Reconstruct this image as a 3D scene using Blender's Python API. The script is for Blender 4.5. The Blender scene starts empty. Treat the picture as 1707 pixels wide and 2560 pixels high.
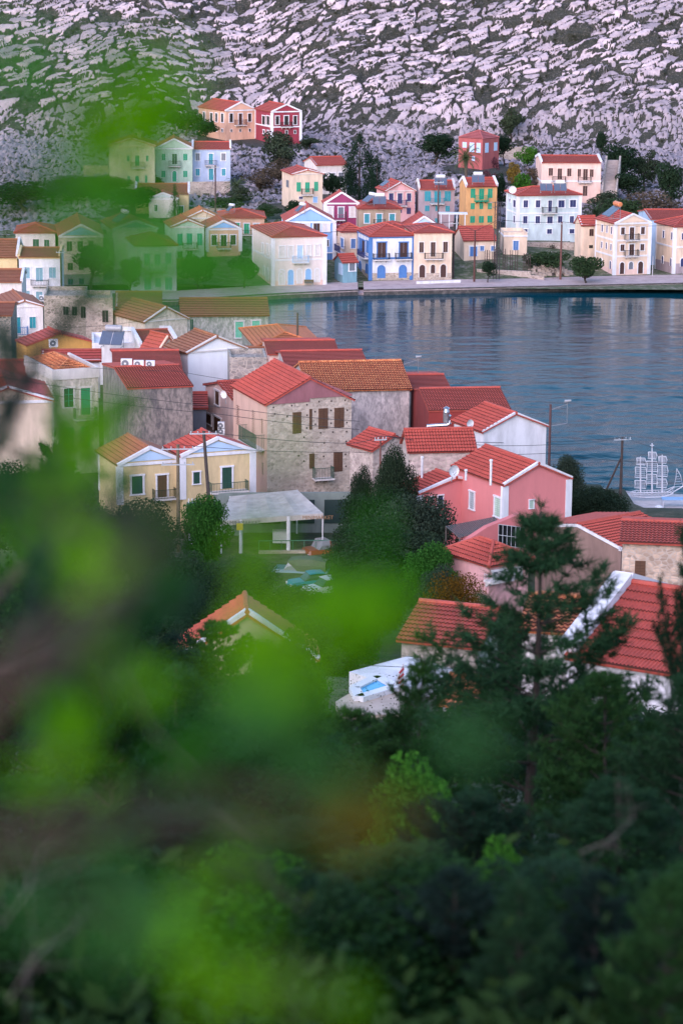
import bpy, math, random
import numpy as np
from mathutils import Vector, Matrix
R = math.radians
sc = bpy.context.scene
# ---------------------------------------------------------------- camera, sky, sun, exposure
F_PX, CX, CY, W_PX = 6400.0, 853.5, 1280.0, 1707.0
PITCH, ROLL, CAMZ = R(13.0), R(0.45), 53.0
cam_d = bpy.data.cameras.new("camera"); cam = bpy.data.objects.new("camera", cam_d)
sc.collection.objects.link(cam); sc.camera = cam
MC = Matrix.Rotation(math.pi/2-PITCH, 3, 'X') @ Matrix.Rotation(ROLL, 3, 'Z')
cam.matrix_world = Matrix.Translation((0, 0, CAMZ)) @ MC.to_4x4()
cam_d.sensor_fit = 'HORIZONTAL'; cam_d.sensor_width = 24.0
cam_d.lens = 24.0*F_PX/W_PX
cam_d.clip_start = 0.05; cam_d.clip_end = 3000
cam_d.dof.use_dof = True; cam_d.dof.focus_distance = 250.0
cam_d.dof.aperture_fstop = cam_d.lens/32.0
world = bpy.data.worlds.new("World"); sc.world = world; world.use_nodes = True
wn = world.node_tree
sky = wn.nodes.new('ShaderNodeTexSky'); sky.sky_type = 'NISHITA'; sky.sun_disc = False
SUN_EL, SUN_AZ = R(20), R(207)     # azimuth measured clockwise from +Y: behind the camera, to its left
sky.sun_elevation = SUN_EL; sky.sun_rotation = SUN_AZ
sky.air_density = 1.4; sky.dust_density = .9; sky.ozone_density = 5.0
bg = wn.nodes['Background']; bg.inputs['Strength'].default_value = 0.15
wn.links.new(sky.outputs['Color'], bg.inputs['Color'])
sun_d = bpy.data.lights.new("sun", 'SUN'); sun_d.energy = 1.8; sun_d.angle = R(80); sun_d.color = (1.0, 0.76, 0.86)
sun = bpy.data.objects.new("sun", sun_d); sc.collection.objects.link(sun)
sdir = Vector((math.sin(SUN_AZ)*math.cos(SUN_EL), math.cos(SUN_AZ)*math.cos(SUN_EL), math.sin(SUN_EL)))
sun.rotation_euler = sdir.to_track_quat('Z', 'Y').to_euler(); sun.location = (0, -20, 90)
sc.view_settings.view_transform = 'Standard'; sc.view_settings.look = 'None'
sc.view_settings.gamma = 1.0; sc.view_settings.exposure = 1.42
sc.cycles.max_bounces = 5; sc.cycles.diffuse_bounces = 2; sc.cycles.glossy_bounces = 2
sc.cycles.transmission_bounces = 3; sc.cycles.transparent_max_bounces = 6
# ---------------------------------------------------------------- where a line of sight meets the ground or a wall
CO = Vector((0, 0, CAMZ)); MCT = MC.transposed()
def ray(u, v): return MC @ Vector(((u-CX)/F_PX, -(v-CY)/F_PX, -1.0))
def at_y(u, v, y): r = ray(u, v); return CO + r*(y/r.y)
def at_z(u, v, z): r = ray(u, v); return CO + r*((z-CAMZ)/r.z)
def proj(p):
    c = MCT @ (Vector(p)-CO); return (CX+F_PX*c.x/-c.z, CY-F_PX*c.y/-c.z)
def reach(A, d, u):
    a = MCT @ (A-CO); e = MCT @ d; k = u-CX
    return -(F_PX*a.x+k*a.z)/(F_PX*e.x+k*e.z)
ZR = {1: (230, 220, 2.7509), 2: (680, 360, 2.8), 3: (1100, 300, 2.5832), 4: (0, 440, 2.3059), 5: (0, 720, 2.8),
      6: (440, 780, 2.529), 7: (880, 860, 2.529), 8: (400, 1100, 3.136), 9: (1000, 1180, 2.2178), 10: (400, 1480, 1.8233),
      11: (1300, 960, 3.8526), 13: (1400, 500, 5.1075), 14: (0, 620, 3.7333), 15: (560, 900, 4.6118), 16: (980, 1100, 3.4087),
      17: (40, 860, 3.4087), 18: (1290, 1280, 3.7602), 20: (520, 1220, 4.9), 21: (640, 1330, 6.533), 22: (1200, 520, 7.127),
      23: (1120, 1300, 6.533), 24: (820, 1580, 3.92), 0: (0, 0, 0.91857)}
def px(Z, x, y): o = ZR[Z]; return (x/o[2]+o[0], y/o[2]+o[1])
# ---------------------------------------------------------------- materials
MATS = {}
FOL = .74
def nodes_of(name):
    m = bpy.data.materials.new(name); m.use_nodes = True
    nt = m.node_tree; b = nt.nodes['Principled BSDF']; return m, nt, b
def N(nt, t, **kw):
    n = nt.nodes.new(t)
    for k, v in kw.items(): setattr(n, k, v)
    return n
def noise(nt, scale, detail=3, vec=None, rough=.55):
    n = N(nt, 'ShaderNodeTexNoise'); n.inputs['Scale'].default_value = scale
    n.inputs['Detail'].default_value = detail; n.inputs['Roughness'].default_value = rough
    if vec is not None: nt.links.new(vec, n.inputs['Vector'])
    return n
def coords(nt, scale=(1, 1, 1), space='Object'):
    tc = N(nt, 'ShaderNodeTexCoord'); mp = N(nt, 'ShaderNodeMapping'); mp.inputs['Scale'].default_value = scale
    nt.links.new(tc.outputs[space], mp.inputs['Vector']); return mp.outputs['Vector']
def ramp(nt, fac, stops):
    r = N(nt, 'ShaderNodeValToRGB'); e = r.color_ramp.elements
    while len(e) < len(stops): e.new(.5)
    for i, (p, c) in enumerate(stops):
        e[i].position = p; e[i].color = (c[0], c[1], c[2], 1)
    nt.links.new(fac, r.inputs['Fac']); return r.outputs['Color']
def mix(nt, fac, a, b, mode='MIX'):
    m = N(nt, 'ShaderNodeMix', data_type='RGBA', blend_type=mode)
    for s, v in ((m.inputs[0], fac), (m.inputs[6], a), (m.inputs[7], b)):
        if isinstance(v, (int, float)): s.default_value = v
        elif isinstance(v, tuple): s.default_value = (v[0], v[1], v[2], 1)
        else: nt.links.new(v, s)
    return m.outputs[2]
def bump(nt, b, h, strength=.3, dist=.05):
    bn = N(nt, 'ShaderNodeBump'); bn.inputs['Strength'].default_value = strength; bn.inputs['Distance'].default_value = dist
    nt.links.new(h, bn.inputs['Height']); nt.links.new(bn.outputs['Normal'], b.inputs['Normal'])
def sh(c, k): return tuple(max(0, min(1, x*k)) for x in c)
def plaster(c, stain=.25, rough=.9):
    key = ('pl', c, stain)
    if key in MATS: return MATS[key]
    m, nt, b = nodes_of('plaster')
    v = coords(nt, (1, 1, .28)); n1 = noise(nt, 1.1, 6, v, .65); n2 = noise(nt, 6, 4, coords(nt))
    c1 = ramp(nt, n1.outputs['Fac'], [(.34, sh(c, 1-stain)), (.62, c)])
    c2 = mix(nt, ramp(nt, n2.outputs['Fac'], [(.35, (0, 0, 0)), (.75, (.35, .35, .35))]), c1, sh(c, 1-.5*stain))
    nt.links.new(c2, b.inputs['Base Color']); b.inputs['Roughness'].default_value = rough
    bump(nt, b, n2.outputs['Fac'], .25, .03); MATS[key] = m; return m
def oldwall(c, c2):
    key = ('ow', c, c2)
    if key in MATS: return MATS[key]
    m, nt, b = nodes_of('weathered render')
    v = coords(nt, (1, 1, .3)); n1 = noise(nt, .9, 8, v, .7); n2 = noise(nt, 3.2, 6, coords(nt, (1, 1, .5)), .7)
    a = ramp(nt, n1.outputs['Fac'], [(.36, c2), (.5, c), (.7, sh(c, 1.25))])
    a = mix(nt, ramp(nt, n2.outputs['Fac'], [(.42, (0, 0, 0)), (.6, (.75, .75, .75))]), a, sh(c2, .75))
    nt.links.new(a, b.inputs['Base Color']); b.inputs['Roughness'].default_value = .95
    bump(nt, b, n2.outputs['Fac'], .5, .06); MATS[key] = m; return m
def stone(c, mortar, scale=2.6, rnd=.9):
    key = ('st', c, mortar, scale)
    if key in MATS: return MATS[key]
    m, nt, b = nodes_of('stone wall')
    v = coords(nt, (1, 1, 1.5))
    wb = noise(nt, 1.5, 3, v); vv = mix(nt, .12, v, wb.outputs['Color'])
    vo = N(nt, 'ShaderNodeTexVoronoi', feature='DISTANCE_TO_EDGE'); vo.inputs['Scale'].default_value = scale
    vc = N(nt, 'ShaderNodeTexVoronoi'); vc.inputs['Scale'].default_value = scale
    nt.links.new(vv, vo.inputs['Vector']); nt.links.new(vv, vc.inputs['Vector'])
    hs = N(nt, 'ShaderNodeSeparateColor'); nt.links.new(vc.outputs['Color'], hs.inputs[0])
    st = ramp(nt, hs.outputs[0], [(0, sh(c, .6)), (.5, c), (1, sh(c, 1.35))])
    a = mix(nt, ramp(nt, vo.outputs['Distance'], [(.04, (0, 0, 0)), (.12, (1, 1, 1))]), mortar, st)
    n2 = noise(nt, .7, 6, coords(nt), .7)
    a = mix(nt, ramp(nt, n2.outputs['Fac'], [(.4, (.55, .55, .55)), (.6, (0, 0, 0))]), a, sh(c, .65))
    nt.links.new(a, b.inputs['Base Color']); b.inputs['Roughness'].default_value = .95
    bump(nt, b, vo.outputs['Distance'], .6, .08); MATS[key] = m; return m
def tile(c, old=0.0):
    key = ('ti', c, old)
    if key in MATS: return MATS[key]
    m, nt, b = nodes_of('roof tiles')
    g = N(nt, 'ShaderNodeNewGeometry'); n1 = noise(nt, .8, 5, coords(nt), .6); n2 = noise(nt, 5.5, 3, coords(nt))
    a = ramp(nt, n1.outputs['Fac'], [(.3, sh(c, .72)), (.6, c), (.8, sh(c, 1.12))])
    lo = sh(c, .55-.3*old); hi = (min(1, c[0]*1.25), min(1, c[1]*(1.2+1.2*old)), min(1, c[2]*(1.2+1.2*old)))
    t = ramp(nt, n2.outputs['Fac'], [(.3, lo), (.5, c), (.72, hi)])
    a = mix(nt, .5+.4*old, a, t)
    isl = ramp(nt, g.outputs['Random Per Island'], [(0, (.86, .86, .86)), (1, (1.0, 1.0, 1.0))])
    a = mix(nt, 1.0, a, isl, 'MULTIPLY')
    nt.links.new(a, b.inputs['Base Color']); b.inputs['Roughness'].default_value = .75
    bump(nt, b, n2.outputs['Fac'], .3, .04); MATS[key] = m; return m
def paint(c, rough=.6, metal=0.0):
    key = ('pa', c, rough, metal)
    if key in MATS: return MATS[key]
    m, nt, b = nodes_of('paint'); n1 = noise(nt, 4, 4, coords(nt))
    nt.links.new(ramp(nt, n1.outputs['Fac'], [(.3, sh(c, .85)), (.65, c)]), b.inputs['Base Color'])
    b.inputs['Roughness'].default_value = rough; b.inputs['Metallic'].default_value = metal; MATS[key] = m; return m
def glass(c=(.02, .025, .03)):
    key = ('gl', c)
    if key in MATS: return MATS[key]
    m, nt, b = nodes_of('window glass'); b.inputs['Base Color'].default_value = (*c, 1); b.inputs['Roughness'].default_value = .12
    MATS[key] = m; return m
def leafmat(c1, c2, trans=.25, rough=.75):
    key = ('lf', c1, c2, trans)
    if key in MATS: return MATS[key]
    c1 = sh(c1, FOL); c2 = sh(c2, FOL)
    m, nt, b = nodes_of('foliage'); g = N(nt, 'ShaderNodeNewGeometry'); oi = N(nt, 'ShaderNodeObjectInfo')
    n1 = noise(nt, 1.3, 2, coords(nt, space='Object'))
    a = ramp(nt, g.outputs['Random Per Island'], [(0, c1), (1, c2)])
    a = mix(nt, ramp(nt, n1.outputs['Fac'], [(.35, (0, 0, 0)), (.65, (.6, .6, .6))]), a, sh(c2, 1.25))
    a = mix(nt, 1.0, a, ramp(nt, oi.outputs['Random'], [(0, (.75, .8, .75)), (1, (1.15, 1.1, 1.0))]), 'MULTIPLY')
    nt.links.new(a, b.inputs['Base Color']); b.inputs['Roughness'].default_value = rough
    b.inputs['Specular IOR Level'].default_value = .06
    if trans:
        tr = N(nt, 'ShaderNodeBsdfTranslucent'); mx = N(nt, 'ShaderNodeMixShader'); mx.inputs[0].default_value = trans
        nt.links.new(a, tr.inputs['Color']); nt.links.new(b.outputs[0], mx.inputs[1]); nt.links.new(tr.outputs[0], mx.inputs[2])
        nt.links.new(mx.outputs[0], nt.nodes['Material Output'].inputs['Surface'])
    MATS[key] = m; return m
def bark(c=(.045, .032, .026)):
    key = ('bk', c)
    if key in MATS: return MATS[key]
    m, nt, b = nodes_of('bark'); n1 = noise(nt, 9, 5, coords(nt, (3, 3, .6)))
    nt.links.new(ramp(nt, n1.outputs['Fac'], [(.3, sh(c, .5)), (.7, sh(c, 1.4))]), b.inputs['Base Color'])
    b.inputs['Roughness'].default_value = .95; bump(nt, b, n1.outputs['Fac'], .6, .03); MATS[key] = m; return m
# ---------------------------------------------------------------- objects
COL = sc.collection
def tagit(o, label=None, cat=None, group=None, kind=None):
    if label: o['label'] = label
    if cat: o['category'] = cat
    if group: o['group'] = group
    if kind: o['kind'] = kind
    return o
def empty(name, loc, rz=0, **kw):
    o = bpy.data.objects.new(name, None); COL.objects.link(o); o.location = loc; o.rotation_euler = (0, 0, rz)
    o.empty_display_size = .3; kw.setdefault('kind', 'thing'); return tagit(o, **kw)
def link(name, me, mat=None, parent=None, **kw):
    o = bpy.data.objects.new(name, me); COL.objects.link(o)
    if mat is not None and not me.materials: me.materials.append(mat)
    if parent is not None: o.parent = parent
    return tagit(o, **kw)
class MB:
    def __init__(s): s.v = []; s.f = []; s.dark = []
    def poly(s, pts): n = len(s.v); s.v += [tuple(p) for p in pts]; s.f.append(tuple(range(n, n+len(pts)))); return s
    def box(s, x0, x1, y0, y1, z0, z1):
        return s.hexa([(x0, y0, z0), (x1, y0, z0), (x1, y1, z0), (x0, y1, z0), (x0, y0, z1), (x1, y0, z1), (x1, y1, z1), (x0, y1, z1)])
    def hexa(s, p):
        n = len(s.v); s.v += [tuple(q) for q in p]
        for f in ((0, 3, 2, 1), (4, 5, 6, 7), (0, 1, 5, 4), (1, 2, 6, 5), (2, 3, 7, 6), (3, 0, 4, 7)): s.f.append(tuple(n+i for i in f))
        return s
    def prism(s, pts, d):
        n = len(s.v); k = len(pts); d = Vector(d)
        s.v += [tuple(p) for p in pts]+[tuple(Vector(p)+d) for p in pts]
        s.f.append(tuple(range(n+k-1, n-1, -1))); s.f.append(tuple(range(n+k, n+2*k)))
        for i in range(k): j = (i+1) % k; s.f.append((n+i, n+j, n+k+j, n+k+i))
        return s
    def beam(s, p, q, w, h, up=(0, 0, 1)):
        p = Vector(p); q = Vector(q); a = (q-p).normalized(); up = Vector(up)
        sd = a.cross(up)
        if sd.length < 1e-4: sd = Vector((1, 0, 0))
        sd.normalize(); u2 = sd.cross(a).normalized(); sd *= w/2; u2 *= h/2
        return s.hexa([p-sd-u2, p+sd-u2, q+sd-u2, q-sd-u2, p-sd+u2, p+sd+u2, q+sd+u2, q-sd+u2])
    def tube(s, pts, rad, n=6, cap=True):
        pts = [Vector(p) for p in pts]; rad = rad if isinstance(rad, (list, tuple)) else [rad]*len(pts); b0 = len(s.v)
        for i, p in enumerate(pts):
            t = (pts[min(i+1, len(pts)-1)]-pts[max(i-1, 0)]).normalized()
            a = t.cross(Vector((0, 0, 1)))
            if a.length < .05: a = t.cross(Vector((1, 0, 0)))
            a.normalize(); b = t.cross(a)
            for k in range(n):
                an = 2*math.pi*k/n; s.v.append(tuple(p+(a*math.cos(an)+b*math.sin(an))*rad[i]))
        for i in range(len(pts)-1):
            for k in range(n):
                k2 = (k+1) % n; s.f.append((b0+i*n+k, b0+i*n+k2, b0+(i+1)*n+k2, b0+(i+1)*n+k))
        if cap: s.f.append(tuple(b0+k for k in range(n-1, -1, -1))); s.f.append(tuple(b0+(len(pts)-1)*n+k for k in range(n)))
        return s
    def mesh(s, name):
        me = bpy.data.meshes.new(name); me.from_pydata(s.v, [], s.f); me.update()
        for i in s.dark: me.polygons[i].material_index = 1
        return me
    def build(s, name, mat, parent=None, **kw):
        me = s.mesh(name); o = link(name, me, mat, parent, **kw)
        if s.dark: me.materials.append(paint((.10, .022, .018), .9))  # dark red for tile course ends: shade under their edges painted in as colour
        return o
def npmesh(name, V, Fi, smooth=False):
    """V (n,3), Fi (m,k) with k verts per face"""
    me = bpy.data.meshes.new(name); V = np.asarray(V, np.float32); Fi = np.asarray(Fi, np.int32); m, k = Fi.shape
    me.vertices.add(len(V)); me.vertices.foreach_set('co', V.ravel())
    me.loops.add(m*k); me.loops.foreach_set('vertex_index', Fi.ravel())
    me.polygons.add(m); me.polygons.foreach_set('loop_start', np.arange(0, m*k, k, dtype=np.int32))
    me.polygons.foreach_set('loop_total', np.full(m, k, np.int32))
    if smooth: me.polygons.foreach_set('use_smooth', np.ones(m, bool))
    me.update(calc_edges=True); return me
# ---------------------------------------------------------------- colours (real surface colours)
C = dict(white=(.78, .76, .80), offw=(.70, .64, .62), cream=(.72, .56, .44), peach=(.70, .41, .30), crim=(.30, .035, .06), lemon=(.62, .58, .42),
    mint=(.50, .63, .53), sky=(.44, .52, .72), mar=(.30, .045, .13), azure=(.26, .44, .76), beige=(.42, .31, .23), pink=(.78, .42, .42),
    mauve=(.40, .31, .34), ora=(.70, .37, .16), pale=(.60, .68, .70), shell=(.80, .55, .48), redr=(.40, .10, .10), pcream=(.80, .60, .46),
    lblue=(.45, .60, .80), teal=(.02, .26, .33), grn=(.01, .30, .17), navy=(.025, .03, .12), blue=(.07, .19, .46), brn=(.06, .022, .018),
    grey=(.16, .17, .20), lgrey=(.42, .48, .52), bluegr=(.20, .36, .44), mgreen=(.16, .50, .34), dkg=(.02, .075, .05), lbl=(.25, .45, .75),
    yel=(.70, .53, .30), och=(.52, .32, .13), salmon=(.66, .22, .22), roof=(.47, .080, .055), roofd=(.35, .060, .048), roofo=(.58, .16, .06), wood=(.12, .055, .03),
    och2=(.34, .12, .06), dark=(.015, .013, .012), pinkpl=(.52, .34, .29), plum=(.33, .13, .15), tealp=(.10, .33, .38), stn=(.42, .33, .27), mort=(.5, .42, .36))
WALLM = {}
def wallmat(k):
    if isinstance(k, tuple):
        if k[0] == 'stone': return stone(C[k[1]] if isinstance(k[1], str) else k[1], C['mort'], k[2] if len(k) > 2 else 2.6)
        if k[0] == 'old': return oldwall(k[1], k[2])
        if k[0] == 'pl': return plaster(k[1], k[2])
    return plaster(C[k], .30)
# ---------------------------------------------------------------- tiled slopes
def slope_rows(mb, p0, p1, q1, q0, row=.36, step=.035, pitch=0.0, amp=.035, thick=.12):
    """tile courses from eave p0-p1 up to ridge q0-q1; pitch > 0 also corrugates along the eave"""
    p0, p1, q1, q0 = map(Vector, (p0, p1, q1, q0))
    e = (p1-p0).normalized(); nrm = e.cross((q0+q1)/2-(p0+p1)/2).normalized()
    if nrm.z < 0: nrm = -nrm
    ln = ((q0+q1)/2-(p0+p1)/2).length; n = max(2, int(round(ln/row)))
    for i in range(n):
        a0 = p0.lerp(q0, i/n); a1 = p1.lerp(q1, i/n); b0 = p0.lerp(q0, (i+1)/n); b1 = p1.lerp(q1, (i+1)/n)
        w = (a1-a0).length
        if w < .08: continue
        k = max(1, int(w/pitch*4)) if pitch else 1
        k = min(k, 400); base = len(mb.v)
        for j in range(k+1):
            t = j/k; A = a0.lerp(a1, t); B = b0.lerp(b1, t)
            h = amp*math.sin(2*math.pi*((A-p0).dot(e))/pitch) if pitch else 0
            mb.v += [tuple(A-nrm*.02), tuple(A+nrm*(step+h+amp*(pitch > 0))), tuple(B+nrm*(h+amp*(pitch > 0)))]
        for j in range(k):
            o = base+3*j; mb.dark.append(len(mb.f)); mb.f.append((o, o+3, o+4, o+1)); mb.f.append((o+1, o+4, o+5, o+2))  # riser of each course takes the painted shade colour
    for a, b, c, d in ((p0, p1, q1, q0),):
        dn = nrm*thick
        tri = (q1-q0).length < .02
        pts = [a, b, c] if tri else [a, b, c, d]
        mb.prism([p-nrm*.01-dn for p in pts], dn*.98)
def ridgecap(mb, a, b, r=.13):
    mb.tube([a, b], r, 6)
SLOT = {}
def solve_house(s):
    u, v = px(s['Z'], *s['A']); th = R(s.get('th', 3))
    uR = px(s['Z'], s['uR'], 0)[0]; vb = px(s['Z'], 0, s['vb'])[1]
    if s.get('D'): A = at_y(u, v, s['D']); zb = at_y(u, vb, s['D']).z
    else: g = at_z(u, vb, s.get('zb', 1.5)); A = at_y(u, v, g.y); zb = g.z
    if s.get('zb') is not None: zb = s['zb']
    dF = Vector((math.cos(th), math.sin(th), 0)); dL = Vector((-math.sin(th), math.cos(th), 0))
    w = reach(A, dF, uR)
    d = s.get('dep', 8.0)
    if s.get('uL') is not None:
        d = reach(A, dL, px(s['Z'], s['uL'], 0)[0]); d = min(max(d, 2.0), s.get('dmax', 16))
    cen = A+dF*w/2+dL*d/2; cen.z = zb
    s.update(A3=A, dF=dF, dL=dL, w=w, d=d, cen=cen, th_=th, he=A.z-zb, zb_=zb)
    return s
def local_hit(s, u, v, plane, val):
    o = CO-s['cen']; r = ray(u, v); lo = Vector((o.dot(s['dF']), o.dot(s['dL']), o.z)); lr = Vector((r.dot(s['dF']), r.dot(s['dL']), r.z))
    k = 'xyz'.index(plane); t = (val-lo[k])/lr[k]; return lo+lr*t
def opening(root, side, face, c, z, w, h, col, flags, trim, near, fw=None):
    """one window or door on a wall: leaf or glass as the part, its frame as a sub-part. side 'F': along x at y=face; 'L': along y at x=face"""
    def T(a, out, zz): return (a, face-out, zz) if side == 'F' else (face-out, -a, zz)
    def bx(mb, a0, a1, o0, o1, z0, z1):
        P = [T(a0, o1, z0), T(a1, o1, z0), T(a1, o0, z0), T(a0, o0, z0), T(a0, o1, z1), T(a1, o1, z1), T(a1, o0, z1), T(a0, o0, z1)]
        mb.hexa(P)
    arch = 'a' in flags; isdoor = 'd' in flags; g = 'g' in flags
    name = 'door' if isdoor else 'window'
    z0, z1 = z-h/2, z+h/2; a0, a1 = c-w/2, c+w/2
    m = MB()
    if arch:
        r = w/2; zc = z1-r; pts = [T(a0, .0, z0), T(a1, .0, z0)]+[T(c+r*math.cos(t*math.pi/8), .0, zc+r*math.sin(t*math.pi/8)) for t in range(9)]
        out = Vector(T(0, .05, 0))-Vector(T(0, 0, 0)); m.prism(pts, out)
    elif g or near:
        bx(m, a0, a1, -.05, .03, z0, z1)
    else:
        bx(m, a0, c-.02, -.05, .04, z0, z1); bx(m, c+.02, a1, -.05, .04, z0, z1)
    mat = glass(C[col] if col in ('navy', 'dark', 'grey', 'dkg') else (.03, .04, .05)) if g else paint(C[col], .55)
    o = m.build(name, mat, root)
    if near and not arch:
        sm = MB()
        if g:
            bx(sm, c-.03, c+.03, .03, .06, z0, z1)
            for k in (1, 2): zz = z0+h*k/3; bx(sm, a0, a1, .03, .055, zz-.02, zz+.02)
            sm.build('mullion', paint(C['grn'] if col == 'dkg' else C['offw'], .6), o)
        else:
            n = max(3, int(h/.16))
            for k in range(n): zz = z0+h*(k+.5)/n; bx(sm, a0+.04, a1-.04, .03, .05, zz-.028, zz+.028)
            bx(sm, c-.025, c+.025, .03, .065, z0, z1); sm.build('louvre', paint(sh(C[col], .8), .6), o)
    if trim and 'n' not in flags:
        t = fw or min(.16, w*.16); f = MB()
        if arch:
            r = w/2; ri, ro = r, r+t; zc = z1-r
            for k in range(8):
                t0, t1 = k*math.pi/8, (k+1)*math.pi/8
                q = [T(c+rr*math.cos(tt), oo, zc+rr*math.sin(tt)) for oo in (.09, 0) for rr, tt in ((ri, t0), (ro, t0), (ro, t1), (ri, t1))]
                f.hexa(q[4:]+q[:4])
            bx(f, a0-t, a0, 0, .09, z0, zc); bx(f, a1, a1+t, 0, .09, z0, zc)
        else:
            bx(f, a0-t, a0, -.02, .09, z0, z1); bx(f, a1, a1+t, -.02, .09, z0, z1); bx(f, a0-t*1.4, a1+t*1.4, -.02, .12, z1, z1+t)
            if not isdoor: bx(f, a0-t*1.4, a1+t*1.4, -.02, .13, z0-t*.8, z0)
        f.build('frame', paint(trim, .7), o)
def balcony(root, side, face, c, z0, z1, w, col, near):
    def T(a, out, zz): return (a, face-out, zz) if side == 'F' else (face-out, -a, zz)
    def bx(mb, a0, a1, o0, o1, za, zb):
        mb.hexa([T(a0, o1, za), T(a1, o1, za), T(a1, o0, za), T(a0, o0, za), T(a0, o1, zb), T(a1, o1, zb), T(a1, o0, zb), T(a0, o0, zb)])
    dp = .85; s = MB(); bx(s, c-w/2-.05, c+w/2+.05, 0, dp+.05, z0-.12, z0)
    for k in (-.35, 0, .35): s.hexa([T(c+w*k-.06, .5, z0-.14), T(c+w*k+.06, .5, z0-.14), T(c+w*k+.06, 0, z0-.5), T(c+w*k-.06, 0, z0-.5),
                                     T(c+w*k-.06, .5, z0-.12), T(c+w*k+.06, .5, z0-.12), T(c+w*k+.06, 0, z0-.12), T(c+w*k-.06, 0, z0-.12)])
    b = s.build('balcony', paint(C['offw'] if col != 'grn' else C['grn'], .8), root)
    r = MB(); st = .13 if near else .2; t = .035 if near else .05
    for aa, bb, oo in ((c-w/2, c+w/2, dp),): bx(r, aa, bb, oo-t, oo, z1-t*1.3, z1); bx(r, aa, bb, oo-t, oo, z0+.06, z0+.06+t)
    n = int(w/st)
    for k in range(n+1): a = c-w/2+w*k/n; bx(r, a-t/3, a+t/3, dp-t, dp-t/4, z0, z1)
    for a in (c-w/2, c+w/2):
        bx(r, a-t/2, a+t/2, 0, dp, z1-t, z1)
        for k in range(int(dp/st)): o_ = dp*k/int(dp/st); bx(r, a-t/3, a+t/3, o_, o_+t*.6, z0, z1)
    r.build('railing', paint(C[col], .5), b)
def build_house(s):
    near = s.get('near', False); w, d, he = s['w'], s['d'], s['he']; x, y = w/2, d/2; kind = s['roof']; trim = C[s['trim']] if s.get('trim') else None
    root = empty(s.get('name', 'house'), s['cen'], s['th_'], label=s['label'], cat=s.get('cat', 'house'), group=s.get('group'))
    wm = wallmat(s['wall']); rm = tile(C[s.get('rc', 'roof')], s.get('old', 0.0)); par = s.get('par'); o = s.get('ov', .28)
    pitch = s.get('pitch', .24 if near else 0); row = s.get('row', .38 if near else .5); step = s.get('step', .075 if near else .07)
    rise = 0
    if kind != 'flat':
        au, av = px(s['Z'], *s['apex'])
        if kind == 'gf': hp = local_hit(s, au, av, 'y', -y)
        else: hp = local_hit(s, au, av, 'y', 0)
        rise = min(max(hp.z-he, .5), s.get('rmax', 4.0)); s['rise'] = rise
    # walls
    m = MB(); dn = -3.0
    if kind in ('hip', 'flat'): m.box(-x, x, -y, y, dn, he)
    elif kind == 'gf':
        m.prism([(-x, -y, dn), (x, -y, dn), (x, -y, he), (0, -y, he+rise), (-x, -y, he)], (0, d, 0))
    else:
        m.prism([(-x, y, dn), (-x, -y, dn), (-x, -y, he), (-x, 0, he+rise), (-x, y, he)], (w, 0, 0))
    if kind == 'flat' and not s.get('slab'):
        m.box(-x, x, -y, -y+.2, he-.01, he+.45).box(-x, x, y-.2, y, he-.01, he+.45).box(-x, -x+.2, -y+.2, y-.2, he-.01, he+.45).box(x-.2, x, -y+.2, y-.2, he-.01, he+.45)
    wobj = m.build('wall', wm, root)
    # roof
    if kind != 'flat':
        m = MB(); og = 0 if par else o*.7; k = rise/(y if kind == 'gs' else x); dz = .03
        if kind == 'gs':
            zo = he-o*k+dz; zr = he+rise+dz
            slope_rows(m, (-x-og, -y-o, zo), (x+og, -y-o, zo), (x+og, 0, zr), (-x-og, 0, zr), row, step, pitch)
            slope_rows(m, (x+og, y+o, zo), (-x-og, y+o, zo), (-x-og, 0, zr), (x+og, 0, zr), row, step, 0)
            ridgecap(m, (-x-og, 0, zr+.05), (x+og, 0, zr+.05))
        elif kind == 'gf':
            zo = he-o*k+dz; zr = he+rise+dz; yo = y+og if not s.get('ped') else y-.05
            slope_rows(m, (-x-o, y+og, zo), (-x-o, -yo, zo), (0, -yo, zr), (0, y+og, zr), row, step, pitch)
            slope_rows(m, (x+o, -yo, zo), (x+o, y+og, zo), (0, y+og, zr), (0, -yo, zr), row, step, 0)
            ridgecap(m, (0, -yo, zr+.05), (0, y+og, zr+.05))
        else:
            ry = max(0, (d-w)/2); rx = max(0, (w-d)/2); zo = he-.05; zr = he+rise; X, Y = x+o, y+o
            if par: X, Y = x-.15, y-.15; zo = he+.1
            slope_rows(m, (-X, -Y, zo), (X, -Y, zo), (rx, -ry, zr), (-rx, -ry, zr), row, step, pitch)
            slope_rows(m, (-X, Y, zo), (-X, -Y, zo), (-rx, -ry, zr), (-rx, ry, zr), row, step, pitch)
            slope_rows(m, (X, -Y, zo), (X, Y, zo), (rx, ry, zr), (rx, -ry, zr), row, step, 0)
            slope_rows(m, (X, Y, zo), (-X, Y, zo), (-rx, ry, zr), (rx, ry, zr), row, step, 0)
            for a, b in (((-X, -Y), (-rx, -ry)), ((X, -Y), (rx, -ry)), ((-X, Y), (-rx, ry)), ((X, Y), (rx, ry))): ridgecap(m, (*a, zo+.05), (*b, zr+.05), .11)
            if rx+ry > .1: ridgecap(m, (-rx, -ry, zr+.05), (rx, ry, zr+.05), .12)
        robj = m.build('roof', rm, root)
        if s.get('chim'):
            m = MB(); cx_, cy_ = s['chim']; zc = he+rise*.6; m.box(cx_*x-.3, cx_*x+.3, cy_*y-.25, cy_*y+.25, zc-.6, zc+1.1).box(cx_*x-.38, cx_*x+.38, cy_*y-.33, cy_*y+.33, zc+1.1, zc+1.2)
            m.build('chimney', wallmat(s['wall']), robj)
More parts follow.
